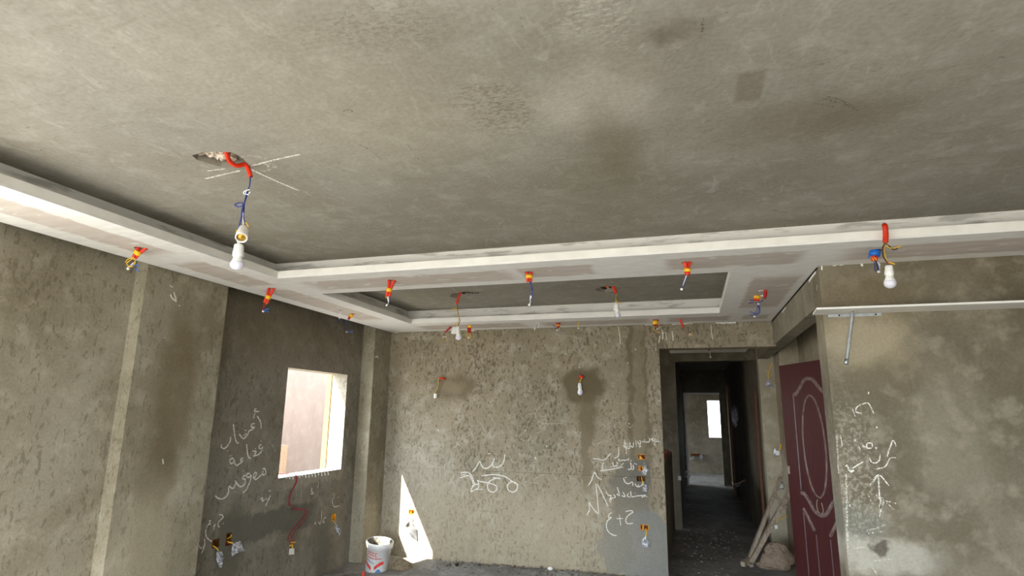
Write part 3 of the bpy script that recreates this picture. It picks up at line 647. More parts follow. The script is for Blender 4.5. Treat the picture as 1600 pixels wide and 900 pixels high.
cable('cable_bundle', 'orange conduit pair with yellow tape and long navy wires, middle of the tray edge', 'cable', yh('f'), GRP, (826.5,426),
      [('red', [(823,423),(824,431),(825,440)], .0115), ('red', [(831,423),(829.5,431),(829,440)], .0115)], [('yellow', (827,430), (827,435), .024)],
      [('wblue', [(828,440),(830,450),(832,460),(829,470)]), ('wblue', [(829,440),(832,449),(830,462),(828,470)]), ('wwhite', [(829,462),(828,470)]), ('wwhite', [(830,462),(829,471),(827,476)]), ('wyellow', [(827,439),(831,441),(830,446)])], [(827,476.5)])
cable('cable_bundle', 'orange conduit pair forming a Y with twisted white wires, at the small tray right end', 'cable', yh('g'), GRP, (1073,410.5),
      [('red', [(1069,408),(1072,416),(1073,428)], .0115), ('red', [(1079,408),(1076,416),(1075,428)], .0115)], [('yellow', (1074,420), (1074,425), .021), ('red', (1074,425), (1074,430), .018)],
      [('wblue', [(1074,429),(1072,436),(1069,444),(1066,451)]), ('wwhite', [(1073.5,430),(1071,435),(1070,441),(1068,446)]), ('wwhite', [(1072.5,430),(1070,438),(1067,446)]), ('wblue', [(1069,444),(1068,448)])], [(1065,452)])
cable('cable_bundle', 'small yellow taped conduit with yellow wires, just right of the twin lamp holder', 'cable', yh('h'), GRP, (733.5,508.5),
      [('dred', [(732,506),(731.5,514),(732,520)], .011), ('dred', [(736,506),(734.5,514),(734.5,521)], .011)], [('yellow', (734.5,508), (733.5,512), .022)],
      [('wyellow', [(732,514),(730.5,521),(728,527),(731,529)]), ('wyellow', [(733.5,515),(734,521),(735,527),(731,529)]), ('wblack', [(729,526),(727,528),(725,526)]), ('wyellow', [(734,520),(736,525),(733,528)])], [(732,527)])
cable('cable_bundle', 'slanting bare red conduit left of the twin lamp holder', 'cable', yh('i'), GRP, (706,510.5),
      [('dred', [(707,508),(702,513),(697,518)], .011)], [], [('wred', [(697,518),(694,523),(692,526)]), ('wwhite', [(693,526),(696,526),(697,527)]), ('wyellow', [(696,526),(698,530),(699,532)])], [(692.5,526.5)])
cable('loose_cable', 'small white wire loop without conduit, left of the orange stub at back centre', 'cable', yh('j'), GRP, (840,505),
      [], [], [('wwhite', [(841,502),(837,508),(835,512)]), ('wwhite', [(841,503),(842,509),(839,513)]), ('wyellow', [(838,506),(836,511)])], [(835.5,514)])
cable('cable_bundle', 'short orange conduit stub with blue wires at the back centre of the soffit', 'cable', yh('k'), GRP, (872.5,504.5),
      [('dred', [(869.5,502),(871,508),(871.5,512)], .011), ('dred', [(875,502),(873.5,508),(873,512)], .011)], [('yellow', (872.3,507.5), (872.3,509.5), .019)],
      [('wblue', [(871,511),(867,510),(864.5,507)]), ('wblue', [(872,512),(868,514),(866,511)]), ('wyellow', [(873,512),(875,515),(871,516)]), ('bblue', [(872,516),(876,517),(879,515.5)])], [(870.5,516)])
cable('loose_cable', 'tiny yellow wire tail with a white connector, right of the orange stub', 'cable', yh('l'), GRP, (903.5,502.5),
      [], [], [('wyellow', [(902.5,500),(903,504),(906,505)]), ('wyellow', [(905,500),(904,506),(904,512)])], [(904,513)])
cable('cable_bundle', 'double red conduit under wide yellow tape above the doorway', 'cable', yh('m'), GRP, (1024.5,499.5),
      [('dred', [(1021.5,497),(1022,504),(1022,509)], .012), ('dred', [(1027.5,497),(1027,504),(1026.5,510)], .012)], [('yellow', (1024.3,501.5), (1024.3,507), .028)],
      [('wyellow', [(1022,508),(1022,514),(1026,518.5),(1033,520)]), ('wyellow', [(1027,514),(1031,511),(1034,510)]), ('wblack', [(1024,508),(1023,512),(1026,516)]), ('wwhite', [(1026,514),(1030,512)])], [(1026.5,514.5)])
cable('cable_bundle', 'single leaning red conduit with a thin red wire right above the doorway', 'cable', yh('n'), GRP, (1062.5,499),
      [('red', [(1062,497),(1064.5,504),(1067.5,511)], .012)], [], [('wred', [(1067.5,511),(1070,516),(1075,522)]), ('wyellow', [(1078,523),(1081,521),(1081.5,519)]), ('wyellow', [(1078,523),(1081,524),(1083,524.5)])], [(1077.5,523)])
cable('cable_bundle', 'red and yellow taped conduits with many navy wires on the right soffit', 'cable', yh('o'), GRP, (1189,453.5),
      [('dred', [(1196,452.5),(1196,459),(1194.5,466)], .013), ('red', [(1184,462),(1181,466),(1179.5,470)], .012), ('red', [(1186,462),(1185,466),(1184,470)], .012), ('wwhite', [(1195,454),(1189,453.5),(1186,455)], .006), ('wwhite', [(1193,462),(1189,462.5),(1186,463)], .006)],
      [('yellow', (1183.5,462.5), (1182.5,466.5), .024)],
      [('wblue', [(1193,468),(1189,471.5),(1184,472)]), ('wblue', [(1172,468.5),(1175,469),(1178,469)]), ('wblue', [(1170,474),(1174,473),(1178,473)]), ('wblue', [(1181,472),(1184,478),(1182,486),(1178,489.5),(1172,486.5)]), ('wblue', [(1183,473),(1187,480),(1187,488),(1182,492),(1171,492.5)]), ('wblue', [(1182,473),(1186,481),(1184,489),(1178,491)])], [(1185,475), (1179,494.5)])
cable('cable_bundle', 'conduit bundle wrapped in bright blue tape, left of the bulb on the right', 'cable', yh('p'), GRP, (1368,391.5),
      [('dred', [(1361,393),(1365,396),(1367,402)], .010), ('dred', [(1375,390),(1370,395),(1369,402)], .010), ('red', [(1363,400),(1364,404),(1363,407)], .010), ('red', [(1369,399),(1369,404),(1368,408)], .010)],
      [('bblue', (1367.5,391), (1366,400), .030)],
      [('bblue', [(1362,398),(1358,401),(1357,403)]), ('wblue', [(1365,406),(1367,414),(1367,421),(1371,426)]), ('wblack', [(1368,407),(1370,414),(1371,421),(1373,425)]), ('wblue', [(1368,407),(1372,416),(1374,424)]), ('wwhite', [(1371,409),(1374,415),(1374,423)]), ('wyellow', [(1363,403),(1366,408)]), ('wyellow', [(1366,402),(1370,407)]), ('wwhite', [(1375,412),(1373,418)])], [(1373,424.5)])

def socket(root, pt, a, b, r, name='lamp_holder', open_end=False):
    A, Bp = pt(a), pt(b); k = scale_at(A)*r
    pr = [(0, k*.62), (.04, k*.82), (.3, k*.9), (.55, k*.92), (.62, k), (.97, k*1.02), (1, k*.98)]
    o = MB().lathe(A, Bp, pr+([(.98, k*.82), (.6, k*.78)] if open_end else []), 24).out(name, 'plastic', root, smooth=True)
    if open_end:
        MB().lathe(A, Bp, [(.6, k*.76), (.7, k*.8), (.78, k*.72), (.86, k*.78), (.93, k*.74)], 20).out('brass_thread', 'brass', o, smooth=True)
def bulb(root, pt, a, b, r):
    A, Bp = pt(a), pt(b); k = scale_at(A)*r
    base = MB().lathe(A, Bp, [(0, k*.52), (.1, k*.56), (.35, k*.74), (.47, k*.92)], 24).out('bulb_base', 'plastic', root, smooth=True)
    pr = [(.47, k*.92), (.55, k), (.66, k*1.0)]+[(.66+.34*math.sin(q), k*math.cos(q)) for q in [i*math.pi/16 for i in range(1, 9)]]
    MB().lathe(A, Bp, pr, 28).out('bulb_globe', 'bulb', root, smooth=True)

# lamp by the camera
y0 = onz((386, 262), ZC).y-.02; pt = lambda p: ony(p[:2], y0+(p[2] if len(p) > 2 else 0))
near_lamp = thing('pendant_lamp', pt((386, 262)), 'nearest hanging bulb on blue wires with an empty second lamp holder above it', 'lamp')
MB().tube([onz((352, 240), ZC)+Vector((0, 0, .02)), onz((358, 249), ZC)-Vector((0, 0, .004)), onz((370, 255), ZC)-Vector((0, 0, .012)), pt((383,257)), pt((389,267)), pt((391.5,276))], .0105, 12).out('conduit', 'red', near_lamp, smooth=True)
for m, pts in [('wblue', [(391,274),(390,290),(387,298),(384,308),(381,320)]), ('wblue', [(391,275),(390.5,288),(386,300),(382,316),(380,330),(374,352)]), ('wblue', [(388,300),(382,318),(378,335),(373,356)]),
               ('wblue', [(381,320),(378,328),(376,345),(372,358)]), ('wblue', [(382,318),(381,332),(381,343),(384,347)]), ('wblue', [(381,318),(372,317),(366.5,320),(372,323.5),(379,321),(381,319)]), ('wblue', [(380,317),(370,318),(368,321),(376,323),(380,319)]),
               ('wwhite', [(390,296),(382,299),(381,303),(388,302),(391,300)]), ('wwhite', [(386,297),(384,303),(389,304)]), ('wyellow', [(384,347),(387,352),(388.5,355)]), ('wyellow', [(370,359),(369.5,365)]), ('wyellow', [(382,374),(382.5,378)]), ('wblack', [(347,367),(354,368.5),(363,369.5),(369,371)]),
               ('wblue', [(368,369),(370,374),(373,376)]), ('wwhite', [(370,375),(372,380),(373,383)]), ('wwhite', [(376,375),(374,380),(373,383)]), ('wwhite', [(380,332),(380,345),(380,357)])]:
    MB().tube([pt((p[0], p[1], JIT.uniform(-.006, .006))) for p in pts], .0024, 6).out('wire', m, near_lamp, smooth=True)
socket(near_lamp, pt, (381,357,.012), (377,372,-.035), 8.8, open_end=True)
socket(near_lamp, lambda p: ony(p, y0-.01), (373.5,382), (372,400.5), 8.2)
bulb(near_lamp, lambda p: ony(p, y0-.01), (372,399), (369.8,421.5), 10.3)

def lamp(label, y0, base, conduit, wires, sockets, bulbs, rwire=.0032, mcon='red'):
    pt = lambda p: ony(p[:2], y0+(p[2] if len(p) > 2 else 0))
    r = thing('pendant_lamp', pt(base), label, 'lamp', 'bare work bulbs on loose cables')
    for c in conduit: MB().tube([pt(p) for p in c[:-1]], c[-1], 10).out('conduit', mcon, r, smooth=True)
    for m, pts in wires: MB().tube([pt((p[0], p[1], JIT.uniform(-.006, .006))) for p in pts], rwire, 6).out('wire', m, r, smooth=True)
    for a, b, k in sockets: socket(r, pt, a, b, k)
    for a, b, k in bulbs: bulb(r, pt, a, b, k)
    return r
lamp('bulb with a twin white holder in the small tray, left one of two there', onz((716, 458), ZC).y-.02, (718,457),
     [[(720.5,457),(717,463),(715,469),(714.3,475),.012]],
     [('wyellow', [(714.3,474),(714.5,482),(715.5,490),(717,496),(716,502),(711.5,507)]), ('wblack', [(714.6,475),(715,484),(717,495),(718.5,501),(716,508)]), ('wyellow', [(714,482),(709,482),(706,484),(710,485),(714,482)]), ('wyellow', [(707,508),(712,507.5),(714,511)]), ('wyellow', [(714,508),(716.5,505.5)])],
     [((710,511), (709,521.5), 4.2), ((715.5,510.5), (716,520.5), 3.3)], [((716,520), (717,531.5), 5.0)])
lamp('bulb on a short taped cable hanging in the small tray, right one of two there', onz((957, 449), ZC).y-.02, (957,447),
     [[(947,447,.03),(953,444.5),(957,446),(960,452),(962.5,458),.016]],
     [('wblue', [(962.5,458),(963,464),(963,473)]), ('wyellow', [(962.7,459),(962.5,465),(963.5,473)]), ('wyellow', [(963,470),(967,473),(971,475.5)]), ('wyellow', [(964,468),(961,472)]), ('wblack', [(962,462),(963.5,468),(962.5,474)]), ('yellow', [(949,448,.02),(950,451)])],
     [((963,473.5), (963,486), 4.6)], [((964.5,484), (965.3,496.5), 4.9)])
lamp('bulb on a red conduit hanging over the fascia, farthest right of all the bulbs', T0-.03, (1383,354),
     [[(1382,352,.05),(1383,354),(1384,366),(1383.5,379),.014]],
     [('wyellow', [(1383.5,379),(1381,388),(1383,400),(1386,409)]), ('wblack', [(1383.5,379),(1379,388),(1380,400),(1386,410)]), ('wyellow', [(1384,380),(1388,386),(1394,388),(1401,387),(1408,384)]), ('wblack', [(1384,381),(1390,385),(1396,390),(1403,388)]), ('yellow', [(1388,410),(1393,411),(1398,413)]), ('yellow', [(1387,411),(1390,409)]), ('wred', [(1385,408),(1388,413)])],
     [((1389,415), (1389.3,430), 6.4)], [((1389.5,428), (1391.5,450.5), 8.7)])
lamp('bulb in a white holder hanging on the back wall inside a damp patch', YB-.045, (908.5,588),
     [[(906,588,.05),(908,588.5),(910.5,591),.015]],
     [('wyellow', [(909,590),(906.5,595),(904.5,597)]), ('wyellow', [(908,589),(907.5,594),(906,598.5)]), ('wblack', [(907,589),(906,592)]), ('wred', [(910,591),(909,594)])],
     [((905.7,598.5), (905.9,606.5), 3.0)], [((906.2,605), (906.9,617.5), 4.2)])
r = lamp('empty white lamp holder dangling from the back wall with no bulb', YB-.03, (694,592.5),
     [[(696.5,592.5,.04),(692,591.5),(686.5,590),.011]],
     [('wyellow', [(687,591),(685,593),(685.5,601),(683.5,608),(679.5,614)]), ('wblack', [(686.5,592),(685.8,602),(684,609),(680.5,614.5)]), ('wyellow', [(677.5,616),(680,614)])],
     [((680.3,615), (680.6,622), 3.0)], [])
r['category'] = 'lamp holder'

# ================================================================== WALL BOXES AND BAGGED SWITCHES
def wallbox(px, on, N, w, h, label, mat='boxo', depth=.04, wires=(), bags=(), bagmat='bag'):
    """a plastic box sunk in its recess, with its cable tail and bagged switch"""
    N = Vector(N); P = on(px); U = Vector((0, 0, 1)).cross(N).normalized(); Zv = Vector((0, 0, 1))
    root = thing('junction_box', P, label, 'switch box', 'switch boxes')
    def bx(u0, u1, v0, v1, d0, d1):
        m = MB(); vs = [P+U*u+Zv*v+N*d for d in (d0, d1) for (u, v) in ((u0, v0), (u1, v0), (u1, v1), (u0, v1))]
        return m.add(vs, [(0,3,2,1),(4,5,6,7),(0,1,5,4),(1,2,6,5),(2,3,7,6),(3,0,4,7)])
    t = .004; w2, h2 = w/2-.002, h/2-.002
    sh = bx(-w2, -w2+t, -h2, h2, -depth, .003)
    for a in ((w2-t, w2, -h2, h2), (-w2+t, w2-t, -h2, -h2+t), (-w2+t, w2-t, h2-t, h2)): q = bx(*a, -depth, .003); sh.add(q.v, q.f)
    sh.out('box_shell', mat, root)
    bx(-w2+t, w2-t, -h2+t, h2-t, -depth, -depth+.003).out('box_back', 'boxd', root)
    bx(-w2*.55, -w2*.2, -h2*.8, h2*.8, -depth+.003, -.012).out('terminal', mat, root)
    at = lambda p: on(p[:2])+N*(.012 if len(p) < 3 else p[2])
    for m, pts in wires: MB().tube([on(pts[0])-N*.02]+[at(p) for p in pts[1:]], .0045, 6).out('cable_tail', m, root, smooth=True)
    for b in bags:
        loop, seed = b[0], b[1]; Q = [at(p) for p in loop]; c = sum(Q, Vector())/len(Q); vs = []; fs = []; n = len(Q)
        rnd = random.Random(seed)
        Q2 = []
        for i in range(n): Q2 += [Q[i], (Q[i]+Q[(i+1) % n])/2+(c-Q[i])*rnd.uniform(-.06, .1)]
        n = len(Q2)
        for s in (-1, 1):
            o = len(vs)
            vs += [q+N*(.002*s) for q in Q2]
            vs += [c+(q-c)*.62+N*s*(.012+rnd.uniform(-.006, .008))+Vector((rnd.uniform(-.006, .006), 0, rnd.uniform(-.006, .006))) for q in Q2]
            vs.append(c+N*s*.018)
            for i in range(n):
                j = (i+1) % n; fs += [(o+i, o+j, o+n+j), (o+i, o+n+j, o+n+i), (o+n+i, o+n+j, o+2*n)]
            if s == 1:
                e0, e1 = 0, o
                for i in range(n): fs.append((e0+i, e0+(i+1) % n, e1+(i+1) % n, e1+i))
        bag = mk('plastic_bag', vs, fs, bagmat, root)
        if len(b) > 2:
            a, q = at(b[2][0]), at(b[2][1]); hw = (q-a)
            m = MB(); d1, d2 = U*hw.dot(U), Zv*hw.z
            vs = [a+N*.005, a+d1+N*.005, a+d1+d2+N*.005, a+d2+N*.005]; m.add([v-N*.008 for v in vs]+vs, [(0,1,2,3),(4,5,6,7),(0,1,5,4),(1,2,6,5),(2,3,7,6),(3,0,4,7)])
            m.out('switch_plate', 'plastic', bag)
    return root
NB, NL = (0, -1, 0), (1, 0, 0)
wallbox(BBOX['top'], bk, NB, .088, .055, 'uppermost of the three stacked yellow boxes left of the doorway', wires=[('yellow', [(1001,714),(1004,716),(1000,716)]), ('wred', [(1003,713),(1006,712.5),(1008,715)]), ('wblack', [(998,713),(1001,711.5),(1004,715)])])
wallbox(BBOX['mid'], bk, NB, .05, .055, 'middle box of the three stacked left of the doorway with a clear plastic bag', wires=[('yellow', [(1003,731),(1006,731),(1008,733)])],
        bags=[([(1006,719),(1010,726),(1014,735),(1011,741),(1005,742),(1002,738),(1006,730)], 4, ((1006,736), (1010,740)))])
wallbox(BBOX['low'], bk, NB, .088, .055, 'lowest of the three stacked boxes left of the doorway with a hanging switch', mat='boxd', wires=[('yellow', [(1002,746),(1004,752),(1006,757)])],
        bags=[([(1005,758),(1010,757),(1013,766),(1008,769),(1004,766)], 9, ((1005.5,761), (1010.5,767.5)))])
wallbox(BBOX['foot'], bk, NB, .085, .055, 'yellow box low on the back wall beside the doorway with a bagged switch', wires=[('yellow', [(1009,826),(1010,832),(1009.5,837)])],
        bags=[([(1009,837),(1014,844),(1015,855),(1004,855),(1003,845)], 12, ((1005,846), (1013,854)))])
wallbox(BBOX['sun'], bk, NB, .075, .055, 'orange box in the bright sun patch with a hanging clear bag', wires=[('wwhite', [(645,803),(645.5,808),(644,814)])],
        bags=[([(640,814),(645,816),(652,827),(653,846),(644,839),(640,834),(643,828)], 5), ([(633,821),(641,814),(642,815)], 6)], bagmat='bagd')
wallbox(LBOX['a'], lf, NL, .075, .065, 'leftmost brown box on the window wall with a dark narrow bag', mat='boxd', wires=[('yellow', [(334,852),(336,856),(339,860)])],
        bags=[([(337,861),(345,862),(347,872),(344,886),(341,886),(338,879),(336,873)], 7)])
wallbox(LBOX['b'], lf, NL, .06, .10, 'tall narrow box on the window wall with a white pouch hanging right of it', mat='boxd', wires=[('yellow', [(357,846),(360,848),(362,848)]), ('wyellow', [(358,842),(359,838),(359,835)]), ('wred', [(356,845),(355,849)])],
        bags=[([(362,849),(374,845),(381,860),(370,864),(361,869),(360,860)], 8, ((363,851), (373,862)))])
wallbox(LBOX['c'], lf, NL, .07, .07, 'orange box right below the window, next to the corner column, with a slim bag', mat='boxo', wires=[('wyellow', [(518,811),(520,814),(523,818)]), ('wblue', [(518.5,811),(521,815),(522,817)])],
        bags=[([(523,819),(528,822),(531,828),(529,838),(526,834),(524,828)], 10)])
# red wires below the window
rw = thing('hanging_wire', lf((460, 741)), 'thin maroon wires dangling from the window sill to a small white plate', 'wire')
lw = lambda p: lf(p)+Vector((.012, 0, 0))
sill_pt = lambda p: onz(p, WZ0+.017)
for pts in [[(461,742),(462,752),(456,764),(450,777),(452,788),(462,794),(474,796),(478,799),(468,812),(455,828),(449,840),(452,848),(455,850)], [(460,742),(461,752),(454,768),(450,782),(449.5,790)], [(454,796),(464,796),(476,797),(478,799),(474,812),(464,825),(457,833),(456,840),(455,847)]]:
    MB().tube([lw(p) for p in pts], .004, 6).out('wire', 'wred', rw, smooth=True)
MB().tube([Vector((XW-.10, lf((436,745)).y, WZ0+.02)), Vector((XW-.05, lf((447,742)).y, WZ0+.03)), Vector((XW+.0, lf((456,741)).y, WZ0+.022)), lw((461,743))], .004, 6).out('wire', 'wred', rw, smooth=True)
for pts in [[(453,848),(457,847),(460.5,847)], [(451,853),(455,851),(455,856)]]: MB().tube([lw(p) for p in pts], .006, 6).out('tape_tag', 'yellow', rw, smooth=True)
q = [lw(p) for p in [(450.5,857),(457,856.5),(457,866),(449.5,866.5)]]
MB().add(q+[v+Vector((.008, 0, 0)) for v in q], [(0,1,2,3),(4,5,6,7),(0,1,5,4),(1,2,6,5),(2,3,7,6),(3,0,4,7)]).out('switch_plate', 'plastic', rw)

# niche boxes on the face y = 7.62
nw = lambda p: ony(p, 7.62)
def nichebag(label, wires, loop, plate, seed):
    P = nw(wires[0][1][0]); root = thing('bagged_switch', P, label, 'switch', 'bagged switches by the dark red door')
    at = lambda p: nw(p)+Vector((0, -.012, 0))
    for m, pts in wires: MB().tube([nw(pts[0])+Vector((0, .004, 0))]+[at(p) for p in pts[1:]], .006, 6).out('cable_tail', m, root, smooth=True)
    Q = [at(p) for p in loop]; c = sum(Q, Vector())/len(Q); rnd = random.Random(seed); vs = list(Q)+[c+(q-c)*.6+Vector((rnd.uniform(-.01, .01), -.03, 0)) for q in Q]+[c+Vector((0, -.04, 0))]
    n = len(Q); fs = []
    for i in range(n): j = (i+1) % n; fs += [(i, j, n+j, n+i), (n+i, n+j, 2*n)]
    fs.append(tuple(range(n-1, -1, -1)))
    bag = mk('plastic_bag', vs, fs, 'bag', root)
    if plate:
        a, b = at(plate[0]), at(plate[1]); MB().box((a.x, a.y-.047, b.z), (b.x, a.y-.036, a.z)).out('switch_plate', 'plastic', bag)
nichebag('grey crumpled bag on a yellow tail high beside the dark red door', [('wyellow', [(1206,567),(1202,577),(1200,586),(1201,592)])], [(1200,591),(1205,596),(1209,604),(1204,607),(1197,604),(1195,598)], None, 1)
nichebag('pale switch scraps on a yellow tail at mid height beside the red door', [('yellow', [(1220,694),(1219,700),(1216,704)])], [(1210,700),(1217,703),(1219,711),(1214,715),(1208,710)], ((1211,704), (1217,711)), 2)
nichebag('bagged square switch hanging just above the timber trestle', [('yellow', [(1221,744),(1222,750)])], [(1220,749),(1225,757),(1225,764),(1216,766),(1212,763),(1214,755)], ((1217,755), (1223,762)), 3)
nichebag('small switch on a yellow wire between timber trestle and red door foot', [('wyellow', [(1230,806),(1224,808),(1216,811),(1213,817)])], [(1212,817),(1215,821),(1214,826),(1208,826)], ((1209,819), (1214,825)), 4)
cw = thing('loose_cable', onx((1152, 756), XJ), 'frayed yellow wire tuft low on the dim corridor wall', 'cable')
for m, pts in [('wyellow', [(1166,750),(1158,754),(1150,757)]), ('wwhite', [(1150,757),(1146,754),(1149,760)]), ('wwhite', [(1152,756),(1154,760),(1158,755)])]:
    MB().tube([onx(p, XJ)-Vector((.02, 0, 0)) for p in pts], .012, 6).out('wire', m, cw, smooth=True)

cc = thing('loose_cable', onz((1108, 546.5), 2.45), 'tiny red wire stub on the white panel beyond the doorway', 'cable')
yy = onz((1108, 546.5), 2.45).y
for m, pts in [('dred', [(1108,545.5),(1108,548.5)]), ('wwhite', [(1108,548),(1109,551)])]: MB().tube([ony(p, yy) for p in pts], .012, 6).out('wire', m, cc, smooth=True)
MB().blob(ony((1110, 558), yy), (.012, .012, .010), .2, 4, 2).out('connector', 'plastic', cc, smooth=True)
MB().tube([ony((1109,550.5), yy), ony((1110,558), yy)], .004, 6).out('wire', 'wwhite', cc, smooth=True)
fb = thing('junction_box', ony((1087, 711), 18.69), 'orange rimmed box on the far room wall seen through the corridor', 'switch box')
a, b = ony((1079, 708.5), 18.7), ony((1097, 713), 18.7)
MB().box((a.x, 18.66, b.z), (b.x, 18.70, a.z)).out('box_shell', 'boxd', fb)
MB().blob(ony((1096, 714), 18.62), (.05, .04, .09), .5, 6, 2).out('plastic_bag', 'bag', fb)
MB().blob(ony((1082, 716), 18.62), (.06, .04, .06), .5, 6, 2).out('plastic_bag', 'bag', fb)
c = ony((1075, 741), 15.40)
MB().tube([c+Vector((.062*math.cos(k*.55), 0, .082*math.sin(k*.55))) for k in range(13)], .010, 6).out('wire_ring', 'wwhite', smooth=True, loc=c, label='pale wire ring hanging on the jamb of the far doorway', cat='wire')
c = onx((1153, 650), XJ)
MB().blob(c-Vector((.05, 0, 0)), (.05, .14, .19), .5, 7, 3).out('plastic_bag', 'bag', loc=c, label='crumpled pale bag hanging high on the dark corridor wall', cat='bag')
c = ony((1062, 747), 9.5)
MB().box((c.x-.022, 9.48, c.z-.03), (c.x+.022, 9.502, c.z+.03)).box((c.x-.016, 9.474, c.z-.022), (c.x+.016, 9.48, c.z+.022)).out('switch_plate', 'plastic', loc=c, label='small pale switch plate on the dim wall end inside the doorway', cat='switch')

# ================================================================== RIGHT WALL: LOOSE BOARD AND TUBE
bz = ony((1283, 492), YJ).z
fy = YJ-.215
x0 = ony((1276, 483), fy).x; x1 = ony((1270, 492), YJ).x
board = MB().add([(x0, fy, bz), (2.3, fy, bz), (2.3, YJ-.002, bz), (x1, YJ-.002, bz), (x0, fy, bz+.012), (2.3, fy, bz+.012), (2.3, YJ-.002, bz+.012), (x1, YJ-.002, bz+.012)],
     [(0,3,2,1),(4,5,6,7),(0,1,5,4),(1,2,6,5),(2,3,7,6),(3,0,4,7)]).out('gypsum_strip', 'white', label='narrow white gypsum board strip fixed as a ledge on the right wall', cat='board')
a, b = ony((1294, 493), YJ), ony((1377, 490.5), YJ)
rail = thing('metal_rail', a, 'short galvanised steel rail screwed under the white ledge', 'rail')
MB().box((a.x, YJ-.004, a.z-.012), (b.x, YJ-.0005, a.z+.014)).box((a.x, YJ-.022, a.z+.011), (b.x, YJ-.004, a.z+.014)).out('channel', 'steel', rail)
for px in ((1311, 493), (1368, 491.5)): MB().lathe(ony(px, YJ)+Vector((0, -.004, 0)), ony(px, YJ)+Vector((0, -.008, 0)), [(0, .006), (1, .005)], 10).out('screw', 'wblack', rail)
ty = YJ-.10
tp = thing('hanging_tube', ony((1333, 487), ty), 'slim grey metal tube hanging down from the white ledge', 'tube')
MB().tube([Vector((ony((1332.5, 487), ty).x, ty, bz-.001)), ony((1327, 530), ty), ony((1323, 562), ty)], .0105, 12).out('tube', 'greypipe', tp, smooth=True)
MB().tube([ony((1323, 561), ty), ony((1322, 570), ty)], .0115, 12).out('end_sleeve', 'steel', tp, smooth=True)
MB().tube([ony((1332, 490), ty), Vector((ony((1337, 486), ty).x, ty-.02, bz-.004))], .005, 6).out('hook', 'greypipe', tp, smooth=True)

# ================================================================== DOOR LEAF
E0 = Vector((.852, 6.322, .012)); DU = Vector((.367, -.930, 0)).normalized(); DN = Vector((-DU.y, DU.x, 0))
if DN.y > 0: DN = -DN
DW, DH, DT = .96, 2.09, .042
door = thing('door_leaf', E0+DU*DW/2, 'dark mahogany panel door leaf with oval moulding standing in the niche', 'door')
def dp(u, v, d=0.): return E0+DU*u+Vector((0, 0, v))+DN*d
m = MB(); vs = [dp(u, v, d) for d in (-DT, 0) for (u, v) in ((0, 0), (DW, 0), (DW, DH), (0, DH))]
leaf = m.add(vs, [(0,3,2,1),(4,5,6,7),(0,1,5,4),(1,2,6,5),(2,3,7,6),(3,0,4,7)]).out('leaf', 'door', door)
def mould(name, pts, w=.022, h=.010, closed=False, mat='doorm', n=6):
    P = [Vector((u, v)) for u, v in pts]
    if closed: P = P+P[:1]
    elif len(P) > 2: P = crom(P, n)
    vs = []; fs = []
    for i, p in enumerate(P):
        t = (P[(i+1) % (len(P)-1)] - P[i-1 if i else len(P)-2]) if closed else (P[min(i+1, len(P)-1)]-P[max(i-1, 0)])
        s = Vector((-t.y, t.x)).normalized()
        for k, d in ((-.5, 0.), (-.28, h), (.28, h), (.5, 0.)): vs.append(dp(p.x+s.x*w*k, p.y+s.y*w*k, d))
        if i:
            o = (i-1)*4
            for k in range(3): fs.append((o+k, o+k+1, o+5+k, o+4+k))
    if not closed: fs += [(0, 1, 2, 3), (len(vs)-1, len(vs)-2, len(vs)-3, len(vs)-4)]
    mk(name, vs, fs, mat, door, smooth=False)
C = .475
oval = [(C+.165*math.cos(2*math.pi*i/40), 1.355+.435*math.sin(2*math.pi*i/40)) for i in range(40)]
mould('oval_moulding', oval, .018, .009, True)
def sym(pts): return pts+[(2*C-u, v) for u, v in pts[::-1]][1 if abs(pts[-1][0]-C) < 1e-6 else 0:]
mould('arch_moulding', sym([(.225, 1.805), (.27, 1.815), (.33, 1.86), (.40, 1.92), (C, 1.94)]), .034, .012)
mould('lower_moulding', sym([(.205, .925), (.26, .92), (.32, .87), (.39, .80), (C, .775)]), .034, .012)
for sgn in (0, 1):
    f = (lambda u: u) if not sgn else (lambda u: 2*C-u)
    mould('panel_bead', [(f(.205), 1.80), (f(.20), .95)], .022, .007, mat='door')
    mould('bottom_moulding', [(f(.215), .79), (f(.27), .74), (f(.32), .68), (f(.365), .63)], .03, .011)
    mould('panel_bead', [(f(.205), .76), (f(.205), .12)], .022, .007, mat='door')
    mould('panel_bead', [(f(.375), .60), (f(.375), .12)], .022, .007, mat='door')
mould('paint_mark', [(.44, .90), (.425, .85), (.44, .80), (.48, .78)], .012, .002, mat='timber')
mould('paint_mark', [(.50, .88), (.515, .82), (.49, .79)], .012, .002, mat='timber')
MB().add([dp(.025+a, 1.11+b, d) for d in (-.001, .003) for a, b in ((-.02, -.035), (.02, -.035), (.02, .035), (-.02, .035))], [(0,3,2,1),(4,5,6,7),(0,1,5,4),(1,2,6,5),(2,3,7,6),(3,0,4,7)]).out('latch_plate', 'timber', door)

